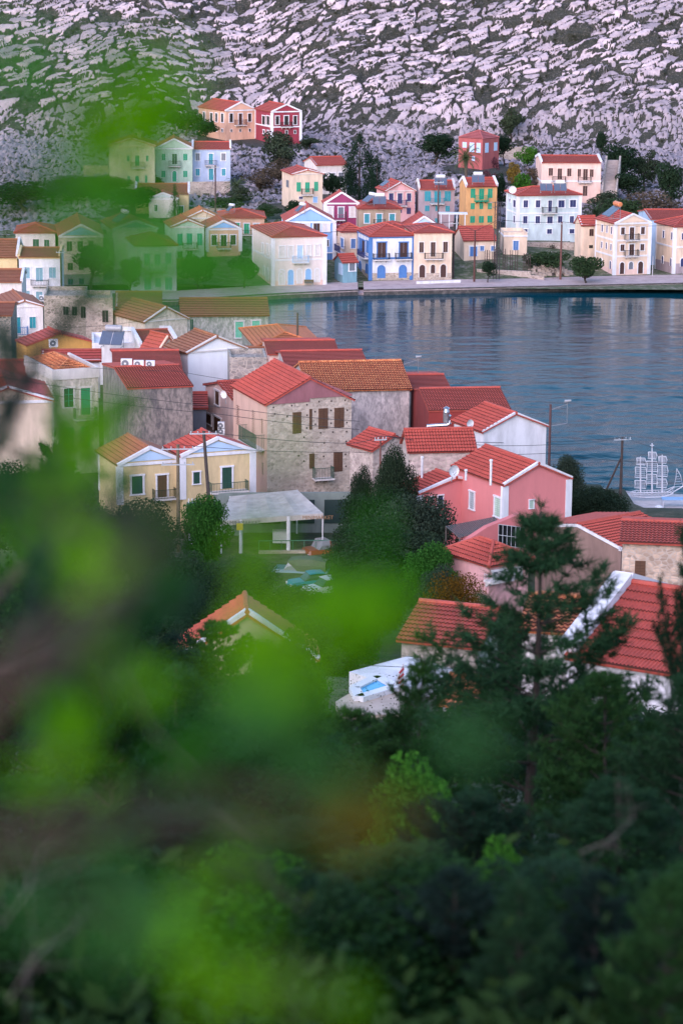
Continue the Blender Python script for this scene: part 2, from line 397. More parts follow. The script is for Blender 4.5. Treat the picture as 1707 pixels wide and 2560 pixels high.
    # cornices, rakes, parapets, pilasters
    if trim:
        m = MB(); t = s.get('tw', .22); e = .10
        if kind in ('hip', 'flat') or (kind == 'gs'):
            hh = .45 if (par and kind == 'hip') else 0
            m.box(-x-e, x+e, -y-e, -y+.12, he-t, he+.02+hh)
            if kind != 'gs': m.box(-x-e, -x+.12, -y+.12, y+e, he-t, he+.02+hh).box(x-.12, x+e, -y+.12, y+e, he-t, he+.02+hh)
        if kind == 'gf':
            if not s.get('nohc'): m.box(-x-e, x+e, -y-e, -y+.05, he-t, he+.02)
            m.box(-x-e, -x+.05, -y+.05, y, he-t, he+.0)
            if not s.get('norake'):
                for sx in (-1, 1): m.beam((sx*(x+.2), -y-.06, he+.02-.2*rise/x), (0, -y-.06, he+rise+.09), .26, t+.05)
        if kind == 'gs':
            if par:
                for sx in (-1, 1):
                    for sy in (-1, 1): m.beam((sx*x, sy*(y+.1), he+.16-.1*rise/y), (sx*x, 0, he+rise+.2), s.get('pw', .34), .42)
            else: m.beam((-x, -y-.15, he-.05-.15*rise/y), (-x, 0, he+rise-.05), .2, .2); m.beam((-x, y, he-.05), (-x, 0, he+rise-.05), .2, .2)
        if s.get('pil'):
            for sx in (-1, 1): m.box(sx*x-.28, sx*x+.28, -y-.06, -y+.2, -.2, he-t)
            m.box(-x-.06, -x+.2, y-.3, y+.02, -.2, he-t)
        for vb_ in s.get('bands', ()):
            zz = local_hit(s, *px(s['Z'], s['A'][0], vb_), 'y', -y).z; m.box(-x-.07, x+.07, -y-.07, -y+.1, zz-.12, zz+.12); m.box(-x-.07, -x+.1, -y+.1, y, zz-.12, zz+.12)
        m.build('cornice', plaster(trim, .22), root)
    if s.get('ped'):
        k = .82; m = MB(); m.prism([(-x*k, -y-.02, he+.14), (x*k, -y-.02, he+.14), (0, -y-.02, he+.1+(rise-.1)*k)], (0, -.05, 0)); m.build('pediment', plaster(C[s['ped']], .1), root)
    if s.get('base'):
        m = MB(); m.box(-x-.04, x+.04, -y-.04, -y+.3, -.6, s['base'][1]).box(-x-.04, -x+.3, -y+.3, y, -.6, s['base'][1]); m.build('plinth', wallmat(s['base'][0]), root)
    tc = C[s['wt']] if s.get('wt') else trim
    for side, key, plane, val in (('F', 'win', 'y', -y), ('L', 'lwin', 'x', -x)):
        for it in s.get(key, ()):
            x0, y0, x1, y1, col = it[:5]; fl = it[5] if len(it) > 5 else ''; Z = s['Z']
            if len(it) > 6: Z = it[6]
            um, vm = (x0+x1)/2, (y0+y1)/2
            ax = 'x' if side == 'F' else 'y'
            a = [getattr(local_hit(s, *px(Z, q, vm), plane, val), ax) for q in (x0, x1)]; zz = [local_hit(s, *px(Z, um, q), plane, val).z for q in (y0, y1)]
            if side == 'L': a = [-q for q in a]
            ww = abs(a[1]-a[0]); hh = abs(zz[1]-zz[0])
            if ww > 6 or hh > 6: print('odd window', s['label'], ww, hh); continue
            opening(root, side, val, (a[0]+a[1])/2, (zz[0]+zz[1])/2, ww, hh, col, fl, tc, near, s.get('fw'))
        for it in s.get('b'+key, ()):
            x0, y0, x1, y1, col = it[:5]; vv = val-.7; um, vm = (x0+x1)/2, (y0+y1)/2; ax = 'x' if side == 'F' else 'y'
            a = [getattr(local_hit(s, *px(s['Z'], q, vm), plane, vv), ax) for q in (x0, x1)]; zz = [local_hit(s, *px(s['Z'], um, q), plane, vv).z for q in (y0, y1)]
            if side == 'L': a = [-q for q in a]
            h_ = min(1.3, abs(zz[0]-zz[1])); balcony(root, side, val, (a[0]+a[1])/2, min(zz), min(zz)+h_, min(abs(a[1]-a[0]), 5), col, near)
    s['root'] = root
    return s
# ---------------------------------------------------------------- every house: its near top corner, its ends, ground line and openings
H = []
def h(label, Z, A, uR, vb, D, roof, apex=None, **k):
    k.update(label=label, Z=Z, A=A, uR=uR, vb=vb, D=D, roof=roof, apex=apex); H.append(k)
FAR = 'houses around the far side of the harbour'
# on the slope behind the quay
h('peach house with three tall upper windows beside the crimson one, highest on the slope', 1, (920, 150), 1127, 345, 512, 'gf', (1018, 97), uL=733, th=30, wall='peach', trim='white', ped='peach',
  win=[(945, 172, 968, 232, 'dark'), (1008, 172, 1032, 250, 'brn', 'd'), (1072, 172, 1094, 228, 'dark'), (952, 280, 963, 298, 'dark'), (1013, 280, 1025, 298, 'dark'), (1078, 277, 1090, 297, 'dark')],
  lwin=[(766, 163, 779, 218, 'dark'), (815, 168, 830, 226, 'dark'), (850, 170, 864, 228, 'dark'), (890, 172, 905, 232, 'dark'), (850, 275, 860, 295, 'dark'), (892, 278, 902, 298, 'dark')], bwin=[(990, 215, 1065, 252, 'brn')])
h('crimson house with white corner pilasters and pediment, next to the peach one', 1, (1238, 158), 1435, 362, 506, 'gf', (1335, 113), uL=1122, th=22, wall='crim', trim='white', ped='crim', pil=1, bands=(266,),
  win=[(1262, 190, 1286, 248, 'dark'), (1322, 188, 1350, 250, 'dark', 'd'), (1385, 188, 1408, 248, 'dark'), (1388, 288, 1402, 310, 'dark'), (1330, 288, 1345, 310, 'dark')],
  lwin=[(1172, 188, 1192, 248, 'dark'), (1203, 190, 1222, 250, 'dark'), (1178, 287, 1190, 310, 'dark'), (1208, 290, 1220, 312, 'dark')], bwin=[(1303, 230, 1378, 265, 'dark')])
h('cream three storey gabled house left of the mint one, behind the blurred leaves', 1, (115, 392), 430, 692, 446, 'gf', (272, 345), th=3, dep=9, wall='lemon', trim='cream', chim=(.3, .3),
  win=[(240, 462, 258, 500, 'grn', 'n'), (298, 463, 325, 532, 'grn', 'dn'), (372, 462, 388, 500, 'grn', 'n'), (244, 604, 262, 658, 'grn', 'n'), (298, 600, 322, 655, 'grn', 'dna'), (365, 598, 380, 650, 'grn', 'n'), (306, 400, 318, 414, 'dark', 'n')], bwin=[(265, 508, 362, 545, 'dark')])
h('mint green gabled house with a balcony between the cream and the light blue one', 1, (440, 410), 690, 650, 455, 'gf', (552, 350), th=4, dep=9, wall='mint', trim='white', ped='mint',
  win=[(480, 450, 504, 494, 'grn', 'n'), (552, 450, 584, 520, 'dkg', 'dn'), (628, 450, 655, 494, 'grn', 'n'), (478, 567, 504, 610, 'grn', 'n'), (553, 567, 582, 640, 'grn', 'da'), (628, 567, 655, 610, 'grn', 'n')], bwin=[(526, 498, 608, 535, 'dark')])
h('light blue house with white side parapets, right of the mint one', 1, (692, 412), 952, 650, 458, 'gs', (820, 368), th=3, dep=8, wall='sky', trim='white', par=1,
  win=[(713, 446, 741, 496, 'grey'), (803, 448, 832, 520, 'teal', 'd'), (890, 446, 918, 496, 'grey'), (713, 552, 741, 600, 'teal'), (803, 552, 834, 628, 'teal', 'd'), (892, 552, 918, 600, 'teal')], bwin=[(777, 495, 855, 530, 'dark')])
h('yellow house with a long brown roof below the cream gabled one', 1, (300, 722), 665, 868, 430, 'gs', (480, 657), th=3, dep=9, wall='yel', trim='white', par=1, rc='och2', win=[(598, 810, 628, 865, 'dkg'), (540, 812, 560, 865, 'dkg')])
h('low white porch house with a small pediment in front of the brown roof', 1, (390, 757), 588, 865, 424, 'gf', (463, 722), th=4, dep=5, wall='offw', trim='white', ped='pale', win=[(430, 800, 450, 845, 'dkg')])
h('weathered cream gabled house with emerald shutters and a ruined left flank', 2, (145, 207), 354, 440, 425, 'gf', (232, 178), uL=70, th=15, wall='cream', trim='offw', tw=.12,
  win=[(172, 265, 201, 330, 'grn', 'n'), (232, 265, 262, 335, 'grn', 'dn'), (295, 262, 322, 326, 'grn', 'n'), (188, 365, 214, 382, 'navy'), (287, 367, 316, 407, 'lbl')], lwin=[(100, 250, 118, 300, 'grey', 'n')], bwin=[(212, 310, 290, 352, 'brn')])
h('grey white house with a red roof behind the dark conifers', 2, (312, 143), 523, 330, 450, 'gs', (410, 87), uL=225, th=18, wall='offw', trim='white', win=[(335, 200, 372, 260, 'grey'), (400, 200, 440, 290, 'grey', 'd'), (465, 197, 500, 262, 'grey')])
h('maroon house with a white pediment and balcony above the blue one', 2, (372, 410), 603, 600, 404, 'gf', (478, 340), uL=355, th=6, wall='mar', trim='white', ped='mar', pil=1,
  win=[(388, 437, 426, 510, 'offw'), (464, 440, 500, 515, 'grey', 'dg'), (543, 440, 580, 508, 'offw'), (467, 565, 495, 590, 'dark')], bwin=[(445, 490, 510, 530, 'mar')])
h('azure blue house with a wide blue pediment behind the long pale mansion', 2, (97, 540), 437, 830, 386, 'gf', (268, 449), th=5, dep=9, wall='azure', trim='white', ped='azure', pil=1,
  win=[(145, 552, 190, 600, 'offw'), (215, 555, 260, 600, 'offw'), (290, 552, 335, 610, 'brn', 'd'), (355, 555, 400, 610, 'offw'), (367, 668, 395, 712, 'dark'), (372, 762, 425, 822, 'blue', 'd')])
h('beige house with teal shutters and a hipped roof carrying solar panels', 2, (607, 447), 900, 625, 401, 'hip', (722, 375), th=5, dep=8, wall='beige', trim='white',
  win=[(647, 487, 680, 550, 'teal'), (732, 487, 768, 548, 'teal', 'd'), (822, 487, 858, 545, 'teal')], bwin=[(713, 525, 790, 556, 'dark')])
h('pink gabled house with navy shutters right of the beige one', 2, (800, 325), 1000, 620, 426, 'gf', (890, 268), uL=732, th=14, wall='pink', trim='offw', tw=.15,
  win=[(818, 342, 848, 398, 'navy'), (878, 342, 910, 415, 'navy', 'd'), (943, 342, 972, 398, 'navy'), (943, 443, 970, 487, 'navy', 'n'), (890, 443, 907, 480, 'navy', 'n'), (938, 530, 968, 560, 'navy', 'n')], bwin=[(853, 390, 943, 430, 'navy')])
h('mauve grey three storey house with teal shutters and white parapets', 2, (1030, 310), 1278, 565, 425, 'gs', (1150, 254), th=3, dep=7, wall='mauve', trim='offw', par=1,
  win=[(1068, 328, 1110, 398, 'teal', 'n'), (1135, 328, 1180, 405, 'teal', 'dn'), (1208, 328, 1250, 398, 'teal', 'n'), (1070, 428, 1100, 467, 'teal', 'n'), (1143, 428, 1165, 467, 'teal', 'n'), (1213, 430, 1243, 470, 'teal', 'n'), (1140, 517, 1162, 550, 'teal', 'n')], bwin=[(1110, 375, 1205, 415, 'teal')])
h('orange yellow three storey house with bright green shutters', 3, (170, 424), 368, 682, 420, 'gs', (258, 372), uL=126, th=12, wall='ora', trim='white', par=1, wt='ora',
  win=[(197, 441, 226, 500, 'grn', 'n'), (251, 441, 283, 510, 'grn', 'dn'), (308, 441, 337, 500, 'grn', 'n'), (197, 534, 222, 573, 'grn', 'n'), (254, 534, 277, 573, 'grn', 'n'), (308, 534, 333, 573, 'grn', 'n'), (193, 618, 224, 661, 'grn', 'n'), (250, 618, 281, 661, 'grn', 'n'), (305, 616, 336, 660, 'grn', 'n')], bwin=[(228, 482, 312, 520, 'grn')])
h('low cream house with a patchy red roof and a bright blue door', 3, (155, 772), 360, 890, 386, 'gs', (230, 686), uL=92, th=12, wall='pcream', old=.4,
  win=[(192, 815, 238, 878, 'blue', 'd'), (258, 812, 282, 842, 'blue'), (328, 812, 352, 842, 'blue')], wt='white')
h('small flat roofed cream annex with a blue door beside the pylon', 3, (412, 742), 562, 850, 391, 'flat', th=3, dep=6, wall='pcream', trim='white', win=[(472, 778, 505, 838, 'blue', 'd')])
h('wide pale green mansion with dark windows, central pediment and hipped roof', 3, (505, 482), 905, 762, 404, 'hip', (690, 425), uL=430, th=13, wall='pale', trim='white', pil=1, bands=(603,),
  win=[(538, 516, 566, 562, 'navy'), (617, 516, 645, 562, 'navy'), (697, 517, 720, 590, 'navy', 'd'), (763, 516, 802, 562, 'navy'), (838, 514, 876, 560, 'navy'), (535, 618, 562, 665, 'navy'), (615, 618, 643, 665, 'navy'), (691, 620, 725, 665, 'navy'), (760, 618, 788, 662, 'navy'), (836, 618, 862, 662, 'navy'), (532, 702, 562, 722, 'navy'), (690, 702, 720, 732, 'navy'), (835, 702, 865, 730, 'navy')],
  lwin=[(474, 515, 490, 560, 'navy'), (448, 505, 456, 525, 'navy'), (475, 615, 485, 660, 'navy')], bwin=[(665, 560, 755, 600, 'dark')])
h('shell pink house with two balconies and white parapets, beside the stone steps', 3, (655, 270), 1040, 500, 440, 'gs', (850, 228), th=2, dep=9, wall='shell', trim='white', par=1, bands=(392,), wt='shell',
  win=[(700, 308, 728, 357, 'brn'), (758, 310, 786, 380, 'brn', 'd'), (820, 310, 847, 360, 'brn'), (887, 314, 908, 364, 'brn'), (923, 314, 952, 385, 'brn', 'd'), (966, 316, 990, 365, 'brn'), (921, 423, 950, 487, 'brn', 'd')], bwin=[(728, 362, 810, 398, 'dark'), (893, 367, 975, 400, 'dark')])
h('derelict red house with pale blue openings behind the palm', 3, (275, 118), 380, 290, 466, 'hip', (262, 62), uL=120, th=52, wall='redr', rc='redr', ov=.05, dmax=12,
  win=[(290, 145, 312, 208, 'lblue', 'n'), (347, 142, 368, 195, 'lblue', 'n')], lwin=[(145, 140, 172, 175, 'lblue', 'n'), (190, 143, 220, 205, 'lblue', 'n'), (235, 145, 262, 208, 'lblue', 'n'), (205, 232, 224, 262, 'lblue', 'n')])
# the front row on the quay
h('tall cream three storey house with a front pediment and two stacked balconies on the quay', 13, (710, 292), 1150, 957, None, 'gf', (925, 182), uL=458, th=18, wall='pcream', trim='white', ped='pcream', pil=1, bands=(515, 718), base=('shell', .9),
  win=[(775, 345, 822, 437, 'brn'), (885, 343, 943, 500, 'brn', 'd'), (1030, 340, 1078, 432, 'brn'), (768, 563, 818, 647, 'brn'), (880, 560, 940, 710, 'brn', 'd'), (1022, 558, 1070, 640, 'brn'), (760, 790, 815, 940, 'brn', 'ad'), (875, 785, 928, 880, 'grey', 'ag'), (992, 780, 1055, 935, 'brn', 'ad')],
  lwin=[(532, 312, 550, 400, 'navy'), (594, 325, 610, 412, 'navy'), (652, 338, 668, 430, 'navy'), (527, 527, 543, 606, 'navy'), (588, 540, 603, 620, 'navy'), (645, 555, 660, 635, 'navy'), (518, 740, 537, 840, 'navy', 'a'), (636, 772, 654, 876, 'navy', 'a')], bwin=[(840, 430, 1015, 510, 'dark'), (835, 635, 1005, 715, 'dark')])
h('narrow cream side wing with a red gabled roof left of the tall quay house', 13, (275, 310), 470, 720, 392, 'gs', (370, 202), uL=190, th=14, wall='pcream', trim='white', win=[(373, 367, 425, 455, 'brn', 'n'), (368, 572, 415, 610, 'dark', 'n')])
h('light blue house with a long red roof behind the two cream quay houses', 13, (1165, 235), 1720, 860, 398, 'gs', (1110, 120), uL=985, th=4, wall='lblue', trim='white', dmax=11)
h('cream hipped quay house with a grey plinth, cut by the right edge of the picture', 13, (1470, 332), 1900, 935, None, 'hip', (1600, 205), uL=1228, th=20, wall='pcream', trim='white', pil=1, bands=(600,), base=('mauve', 1.5), dmax=13,
  win=[(1550, 418, 1580, 500, 'navy'), (1535, 740, 1575, 845, 'navy', 'a'), (1680, 418, 1720, 500, 'navy')], lwin=[(1315, 388, 1335, 478, 'navy'), (1420, 408, 1438, 500, 'navy'), (1300, 708, 1320, 808, 'navy', 'a'), (1408, 737, 1425, 838, 'navy', 'a')])
h('white corner house trimmed in bright blue with brown shutters and blue arched doors', 2, (690, 640), 993, 955, None, 'hip', (790, 552), uL=600, th=13, wall='white', trim='blue', tw=.4, wt='blue', pil=1, bands=(800,), base=(('stone', 'stn', 3.0), 1.1), dmax=11,
  win=[(738, 687, 795, 795, 'brn', 'd'), (893, 687, 946, 795, 'brn', 'd'), (742, 852, 785, 937, 'blue', 'ad'), (893, 850, 935, 935, 'blue', 'ad'), (960, 918, 982, 955, 'blue', 'an')],
  lwin=[(612, 662, 626, 735, 'blue'), (632, 672, 650, 780, 'brn', 'd'), (663, 680, 677, 750, 'blue'), (610, 822, 625, 885, 'blue', 'a'), (658, 840, 673, 905, 'blue', 'a')], bwin=[(713, 765, 823, 808, 'dark'), (868, 760, 978, 805, 'dark')], blwin=[(600, 745, 652, 785, 'navy')])
h('cream house with brown shutters and three arched openings, right of the blue trimmed one', 2, (995, 615), 1260, 950, None, 'hip', (1085, 560), th=8, dep=9, wall='pcream', trim='offw', base=(('stone', 'stn', 3.0), 1.0),
  win=[(1030, 685, 1060, 757, 'brn'), (1110, 685, 1142, 785, 'brn', 'd'), (1197, 682, 1228, 755, 'brn'), (1030, 843, 1070, 932, 'brn', 'ad'), (1110, 842, 1140, 902, 'brn', 'a'), (1178, 840, 1217, 930, 'brn', 'ad')], bwin=[(1072, 760, 1197, 803, 'dark')])
h('long pale cream mansion with five tall windows over five arches and light blue doors', 2, (7, 645), 371, 992, None, 'hip', (130, 558), uL=-137, th=15, wall=('pl', (.78, .66, .62), .18), trim='white', pil=1, bands=(812,), base=('shell', .7), dmax=14,
  win=[(52, 713, 90, 790, 'offw'), (113, 712, 147, 788, 'offw'), (177, 708, 213, 800, 'lblue', 'd'), (242, 705, 271, 780, 'offw'), (302, 702, 332, 778, 'offw'), (50, 878, 88, 985, 'offw', 'a'), (110, 877, 150, 983, 'lbl', 'ad'), (175, 873, 208, 975, 'offw', 'a'), (233, 870, 273, 972, 'lbl', 'ad'), (298, 870, 330, 965, 'offw', 'a')],
  lwin=[(1170, 1068, 1183, 1130, 'offw', '', 1), (1203, 1075, 1215, 1140, 'offw', '', 1), (1228, 1082, 1240, 1160, 'offw', '', 1), (1178, 1225, 1190, 1290, 'offw', 'a', 1), (1200, 1238, 1215, 1320, 'offw', 'a', 1)], bwin=[(148, 780, 257, 828, 'lblue')])
h('cream house with blue shutters set back between the azure and the blue trimmed house', 2, (490, 610), 640, 800, 384, 'hip', (570, 552), uL=440, th=14, wall='pcream', trim='white', win=[(552, 662, 582, 727, 'blue')], lwin=[(445, 645, 455, 720, 'blue'), (483, 658, 502, 722, 'blue')], blwin=[(440, 705, 482, 750, 'navy')])
h('small teal hut with a red lean-to roof on the slipway', 2, (497, 822), 594, 915, 372, 'gs', (545, 768), uL=438, th=22, wall='bluegr', rmax=1.6, name='hut', cat='hut', win=[(540, 830, 580, 885, 'grey', 'g')], wt='white', lwin=[(465, 832, 495, 912, 'lblue', 'dn')])
h('small house with a light blue pediment behind the cream and blue trimmed pair', 2, (960, 575), 1168, 650, 396, 'gf', (1062, 508), th=5, dep=7, wall='pcream', trim='white', ped='lblue')
h('red hipped roof house showing only its top behind the blue trimmed corner house', 2, (800, 585), 950, 650, 393, 'hip', (845, 548), th=8, dep=6, wall='pcream')
# far left side of the harbour, behind the leaves
h('cream hipped house with two dark windows at the left edge of the harbour', 4, (90, 322), 318, 460, 392, 'hip', (175, 270), th=4, dep=8, wall='offw', trim='offw', win=[(190, 362, 225, 410, 'dkg'), (255, 365, 285, 422, 'dkg')])
h('grey stone house with a dull teal pediment and dark openings', 4, (345, 345), 592, 650, 384, 'gf', (455, 282), uL=320, th=8, wall=('stone', 'stn', 2.2), trim='offw', ped='bluegr', win=[(385, 375, 415, 430, 'dark', 'n'), (448, 375, 478, 430, 'dark', 'n'), (510, 372, 538, 430, 'dark', 'n'), (390, 500, 420, 540, 'dark', 'n'), (455, 498, 482, 540, 'dark', 'n')])
h('white house with a solar heater and a bright teal pediment in the leaf blur', 4, (655, 304), 905, 560, 390, 'gf', (790, 257), uL=585, th=14, wall='offw', trim='mint', ped='tealp', lwin=[(598, 305, 612, 330, 'dark', 'n')])
h('white quay house with sea green shutters, green balcony and a small hipped roof', 1, (300, 1080), 580, 1390, None, 'hip', (325, 1000), uL=225, th=12, wall='white', trim='white', wt='mgreen', dmax=9, rmax=1.8,
  win=[(360, 1137, 397, 1215, 'mgreen', 'n'), (432, 1140, 470, 1215, 'mgreen', 'dn'), (506, 1132, 545, 1205, 'mgreen', 'n'), (360, 1305, 405, 1385, 'mgreen', 'dn'), (437, 1305, 473, 1365, 'mgreen', 'n'), (503, 1300, 550, 1385, 'mgreen', 'dn')], bwin=[(398, 1205, 512, 1255, 'mgreen')])
h('pale mint gabled house with sage shutters and a wide balcony', 1, (548, 952), 770, 1190, 386, 'gf', (665, 906), uL=500, th=12, wall='mint', trim='offw', win=[(588, 1000, 622, 1080, 'grn', 'n'), (652, 998, 688, 1075, 'grn', 'dn'), (724, 998, 757, 1080, 'grn', 'n'), (590, 1122, 620, 1165, 'dkg', 'n'), (655, 1120, 690, 1165, 'dkg', 'n')], bwin=[(628, 1062, 725, 1105, 'dark')])
h('small orange house with a blue pediment bearing a white disc', 1, (790, 967), 1020, 1115, 388, 'gf', (905, 914), uL=745, th=10, wall='peach', trim='white', ped='azure', pil=1, win=[(822, 1008, 857, 1080, 'dark'), (885, 1008, 925, 1085, 'dark', 'd'), (952, 1008, 988, 1075, 'dark')], bwin=[(862, 1058, 955, 1102, 'dark')])
h('peach hipped house with green shutters above the small orange one', 1, (880, 887), 1185, 1010, 406, 'hip', (1015, 828), th=4, dep=8, wall='peach', trim='white', win=[(980, 925, 1015, 980, 'grn'), (1045, 930, 1080, 1000, 'grn', 'd'), (1112, 930, 1147, 975, 'teal')], bwin=[(1020, 975, 1100, 1008, 'dark')])
h('cream gabled house with a terracotta roof left of the peach hipped one', 1, (655, 890), 868, 950, 411, 'gf', (775, 842), uL=632, th=8, wall='cream', trim='offw', old=.5, rc='roofo')
h('low boat shed with a dull red roof beside the sea green shutters', 1, (585, 1218), 762, 1300, 372, 'gs', (670, 1180), th=3, dep=5, wall='beige', name='shed', cat='shed')
h('white house with pale blue shutters and a yellow trimmed cornice at the left edge', 4, (108, 462), 345, 722, 345, 'gs', (220, 412), th=3, dep=9, wall='white', trim='yel', tw=.3, wt='white', par=1, rc='och2',
  win=[(130, 525, 172, 588, 'bluegr'), (207, 527, 247, 605, 'bluegr', 'd'), (283, 525, 322, 585, 'bluegr'), (135, 660, 172, 710, 'bluegr'), (208, 665, 245, 722, 'bluegr', 'd')], bwin=[(178, 597, 277, 630, 'dark')])
h('yellow house with a long brown roof cut by the left edge', 4, (-160, 463), 98, 700, 346, 'gs', (0, 365), th=3, dep=10, wall='yel', trim='white', par=1, rc='och2')
h('low cream wing with a brown roof and white raking parapet at the left edge', 4, (-160, 606), 125, 722, 322, 'gs', (0, 537), th=3, dep=8, wall='offw', trim='white', par=1, rc='och2')
h('brown roofed stone house at the water with green shutters, under the leaf blur', 4, (1048, 800), 1545, 950, 300, 'gs', (1300, 705), th=5, dep=9, wall=('old', (.50, .46, .42), (.22, .24, .2)), rc='och2', win=[(1060, 815, 1080, 890, 'dkg', 'n'), (1097, 825, 1115, 895, 'dkg', 'n'), (1357, 838, 1402, 930, 'mgreen'), (1453, 832, 1497, 898, 'mgreen')], wt='offw')
# the near side of the harbour, far to near
NR = dict(row=.4, pitch=0)
h('white gabled house with a blue door and blue railed balcony', 14, (60, 548), 400, 960, 300, 'gf', (165, 492), th=16, dep=9, wall='white', trim='white', tw=.12, rc='och2', fw=.05, win=[(127, 643, 192, 795, 'teal', 'd'), (275, 640, 334, 745, 'teal')], bwin=[(105, 735, 262, 812, 'blue')])
h('brown roofed house behind the long stone ruin, half hidden by leaves', 14, (530, 470), 800, 760, 304, 'gs', (640, 382), th=5, uL=470, wall=('old', (.45, .38, .33), (.2, .19, .17)), rc='och2')
h('roofless ruined stone house with dark empty openings', 14, (410, 478), 800, 900, 297, 'flat', th=4, dep=8, wall=('stone', (.30, .26, .21), 2.4), name='ruined_house', cat='ruin', win=[(590, 545, 640, 620, 'dark', 'n'), (675, 545, 718, 625, 'dark', 'n'), (755, 545, 800, 650, 'dark', 'n')])
h('collapsed rubble gable standing right of the roofless ruin', 14, (800, 500), 1052, 900, 289, 'flat', th=6, dep=6, wall=('stone', (.42, .33, .28), 3.0), name='ruined_house', cat='ruin', win=[(955, 580, 1010, 690, 'dark', 'n')])
h('house with a wide brown roof and white gable edge behind the beige gabled one', 5, (815, 128), 1125, 205, 306, 'gs', (950, 28), th=4, dep=11, wall='offw', rc='och2', trim='offw')
h('cream gabled house with a brown roof and two small side windows', 5, (1015, 232), 1310, 410, 284, 'gf', (1165, 133), uL=788, th=33, wall=('old', (.66, .55, .47), (.5, .42, .37)), rc='och2', trim='offw', tw=.1, dmax=14, lwin=[(800, 270, 822, 308, 'dark'), (882, 290, 910, 320, 'dark')])
h('grey rubble house stump with a brown tiled roof at the left edge', 14, (-160, 622), 100, 1040, 278, 'gs', (0, 510), th=3, dep=9, wall=('stone', (.20, .19, .18), 3.0), rc='och2')
h('ochre gabled house with a red roof and an air conditioner on its gable', 14, (250, 905), 858, 1110, 264, 'gf', (555, 792), uL=152, th=24, wall=('pl', (.52, .28, .075), .25), dmax=12, ov=.15)
h('orange hipped roof house on grey stone walls nearest the water', 6, (515, 218), 925, 300, 258, 'hip', (632, 104), uL=415, th=10, wall=('old', (.36, .33, .29), (.2, .19, .17)), rc='roofo', old=.35, dmax=12, **NR)
h('white house topped by a large solar water heater', 14, (862, 925), 1300, 1010, 262, 'flat', th=6, dep=7, wall='white')
h('dark red roof with a white raking edge behind the solar water heater', 14, (1310, 905), 1660, 1010, 259, 'gs', (1420, 766), uL=1140, th=14, wall='offw', trim='white', par=1, rc='roofd', dmax=10, **NR)
h('small pink tinged roof slope tucked between the dark red roof and the white gable', 5, (1100, 452), 1255, 520, 252, 'gf', (1190, 332), uL=985, th=38, wall='pcream', trim='pcream', tw=.1, dmax=10, **NR)
h('brown roofed house with a low white wall behind the grey rubble stump', 6, (440, 300), 628, 380, 251, 'gs', (520, 228), th=6, dep=8, wall='white', rc='och2', **NR)
h('tall white gabled house with a blank wall and a torn brown roof', 6, (75, 252), 438, 640, 246, 'gf', (250, 155), uL=-58, th=28, wall=('pl', (.84, .83, .86), .12), trim='offw', tw=.12, rc='och2', old=.5, dmax=13, **NR,
  lwin=[(1190, 455, 1215, 480, 'offw', '', 5), (1240, 478, 1262, 502, 'offw', '', 5)])
h('long red roofed house nearest the water behind the orange tiled one', 6, (590, 262), 1020, 330, 249, 'gs', (800, 218), th=6, dep=9, wall='shell', rc='roof', **NR)
h('red roofed house with a pale gable wall just behind the old orange tiles', 6, (705, 345), 1205, 420, 241, 'gs', (930, 246), uL=632, th=8, wall=('old', (.62, .52, .48), (.4, .34, .31)), rc='roof', dmax=9, **NR)
h('low red roof between the ochre gable and the old neoclassical house', 14, (400, 1040), 930, 1120, 246, 'gs', (640, 955), uL=320, th=5, wall='white', trim='white', rc='roofd', dmax=8, **NR)
h('red roof with three air conditioners behind the bare concrete gable', 17, (850, 206), 1400, 420, 239, 'gs', (1080, 60), uL=800, th=7, wall='redr', rc='roof', dmax=11, **NR)
h('old white neoclassical house with green shutters and a worn orange roof', 17, (315, 262), 700, 1000, 234, 'hip', (600, 88), uL=78, th=24, wall=('old', (.66, .58, .52), (.42, .37, .34)), rc='roofo', old=.9, trim='offw', tw=.5, par=1, near=True, wt='offw', dmax=15, rmax=2.6,
  win=[(408, 375, 488, 537, 'dkg', 'g'), (552, 372, 632, 600, 'grn', 'd'), (412, 712, 492, 880, 'grn', 'n'), (555, 702, 632, 880, 'grn', 'dn')], lwin=[(122, 300, 145, 445, 'dkg'), (170, 330, 208, 480, 'dkg'), (250, 357, 275, 505, 'dkg')], bwin=[(510, 545, 690, 640, 'dkg')])
h('bare concrete walled house with a red roof and streaked grey flank', 17, (952, 376), 1505, 832, 222, 'gs', (1355, 182), uL=680, th=15, wall=('old', (.27, .22, .20), (.11, .10, .105)), rc='roof', ov=.1, dmax=13, near=True)
h('grey rubble wall lump between the white gable and the pink cottage', 6, (340, 315), 575, 520, 236, 'flat', th=5, dep=5, wall=('stone', (.30, .26, .24), 2.2), name='ruined_house', cat='ruin')
h('house with worn orange tiles patched in many shades above a blotched grey wall', 6, (840, 492), 1475, 745, 228, 'gs', (1080, 314), uL=718, th=9, wall=('old', (.55, .48, .46), (.30, .27, .27)), rc='roofo', old=1.0, dmax=11, near=True)
h('red roof with a grey edge strip behind the largest plain red roof', 7, (340, 288), 615, 420, 236, 'gs', (480, 196), th=7, dep=9, wall=('old', (.5, .45, .42), (.3, .27, .25)), rc='roof', **NR)
h('largest plain red roof on dark red walls by the water', 7, (485, 420), 1000, 560, 221, 'gs', (640, 282), uL=372, th=7, wall=('pl', (.27, .035, .03), .3), rc='roof', ov=.1, dmax=12, near=True)
h('pink white cottage with a satellite dish left of the three storey stone house', 6, (362, 545), 640, 800, 229, 'gs', (440, 432), uL=187, th=22, wall='shell', trim='offw', tw=.12, rc='roof', near=True, dmax=10,
  lwin=[(250, 498, 275, 585, 'wood'), (190, 645, 225, 705, 'wood'), (240, 665, 285, 760, 'wood', 'd')])
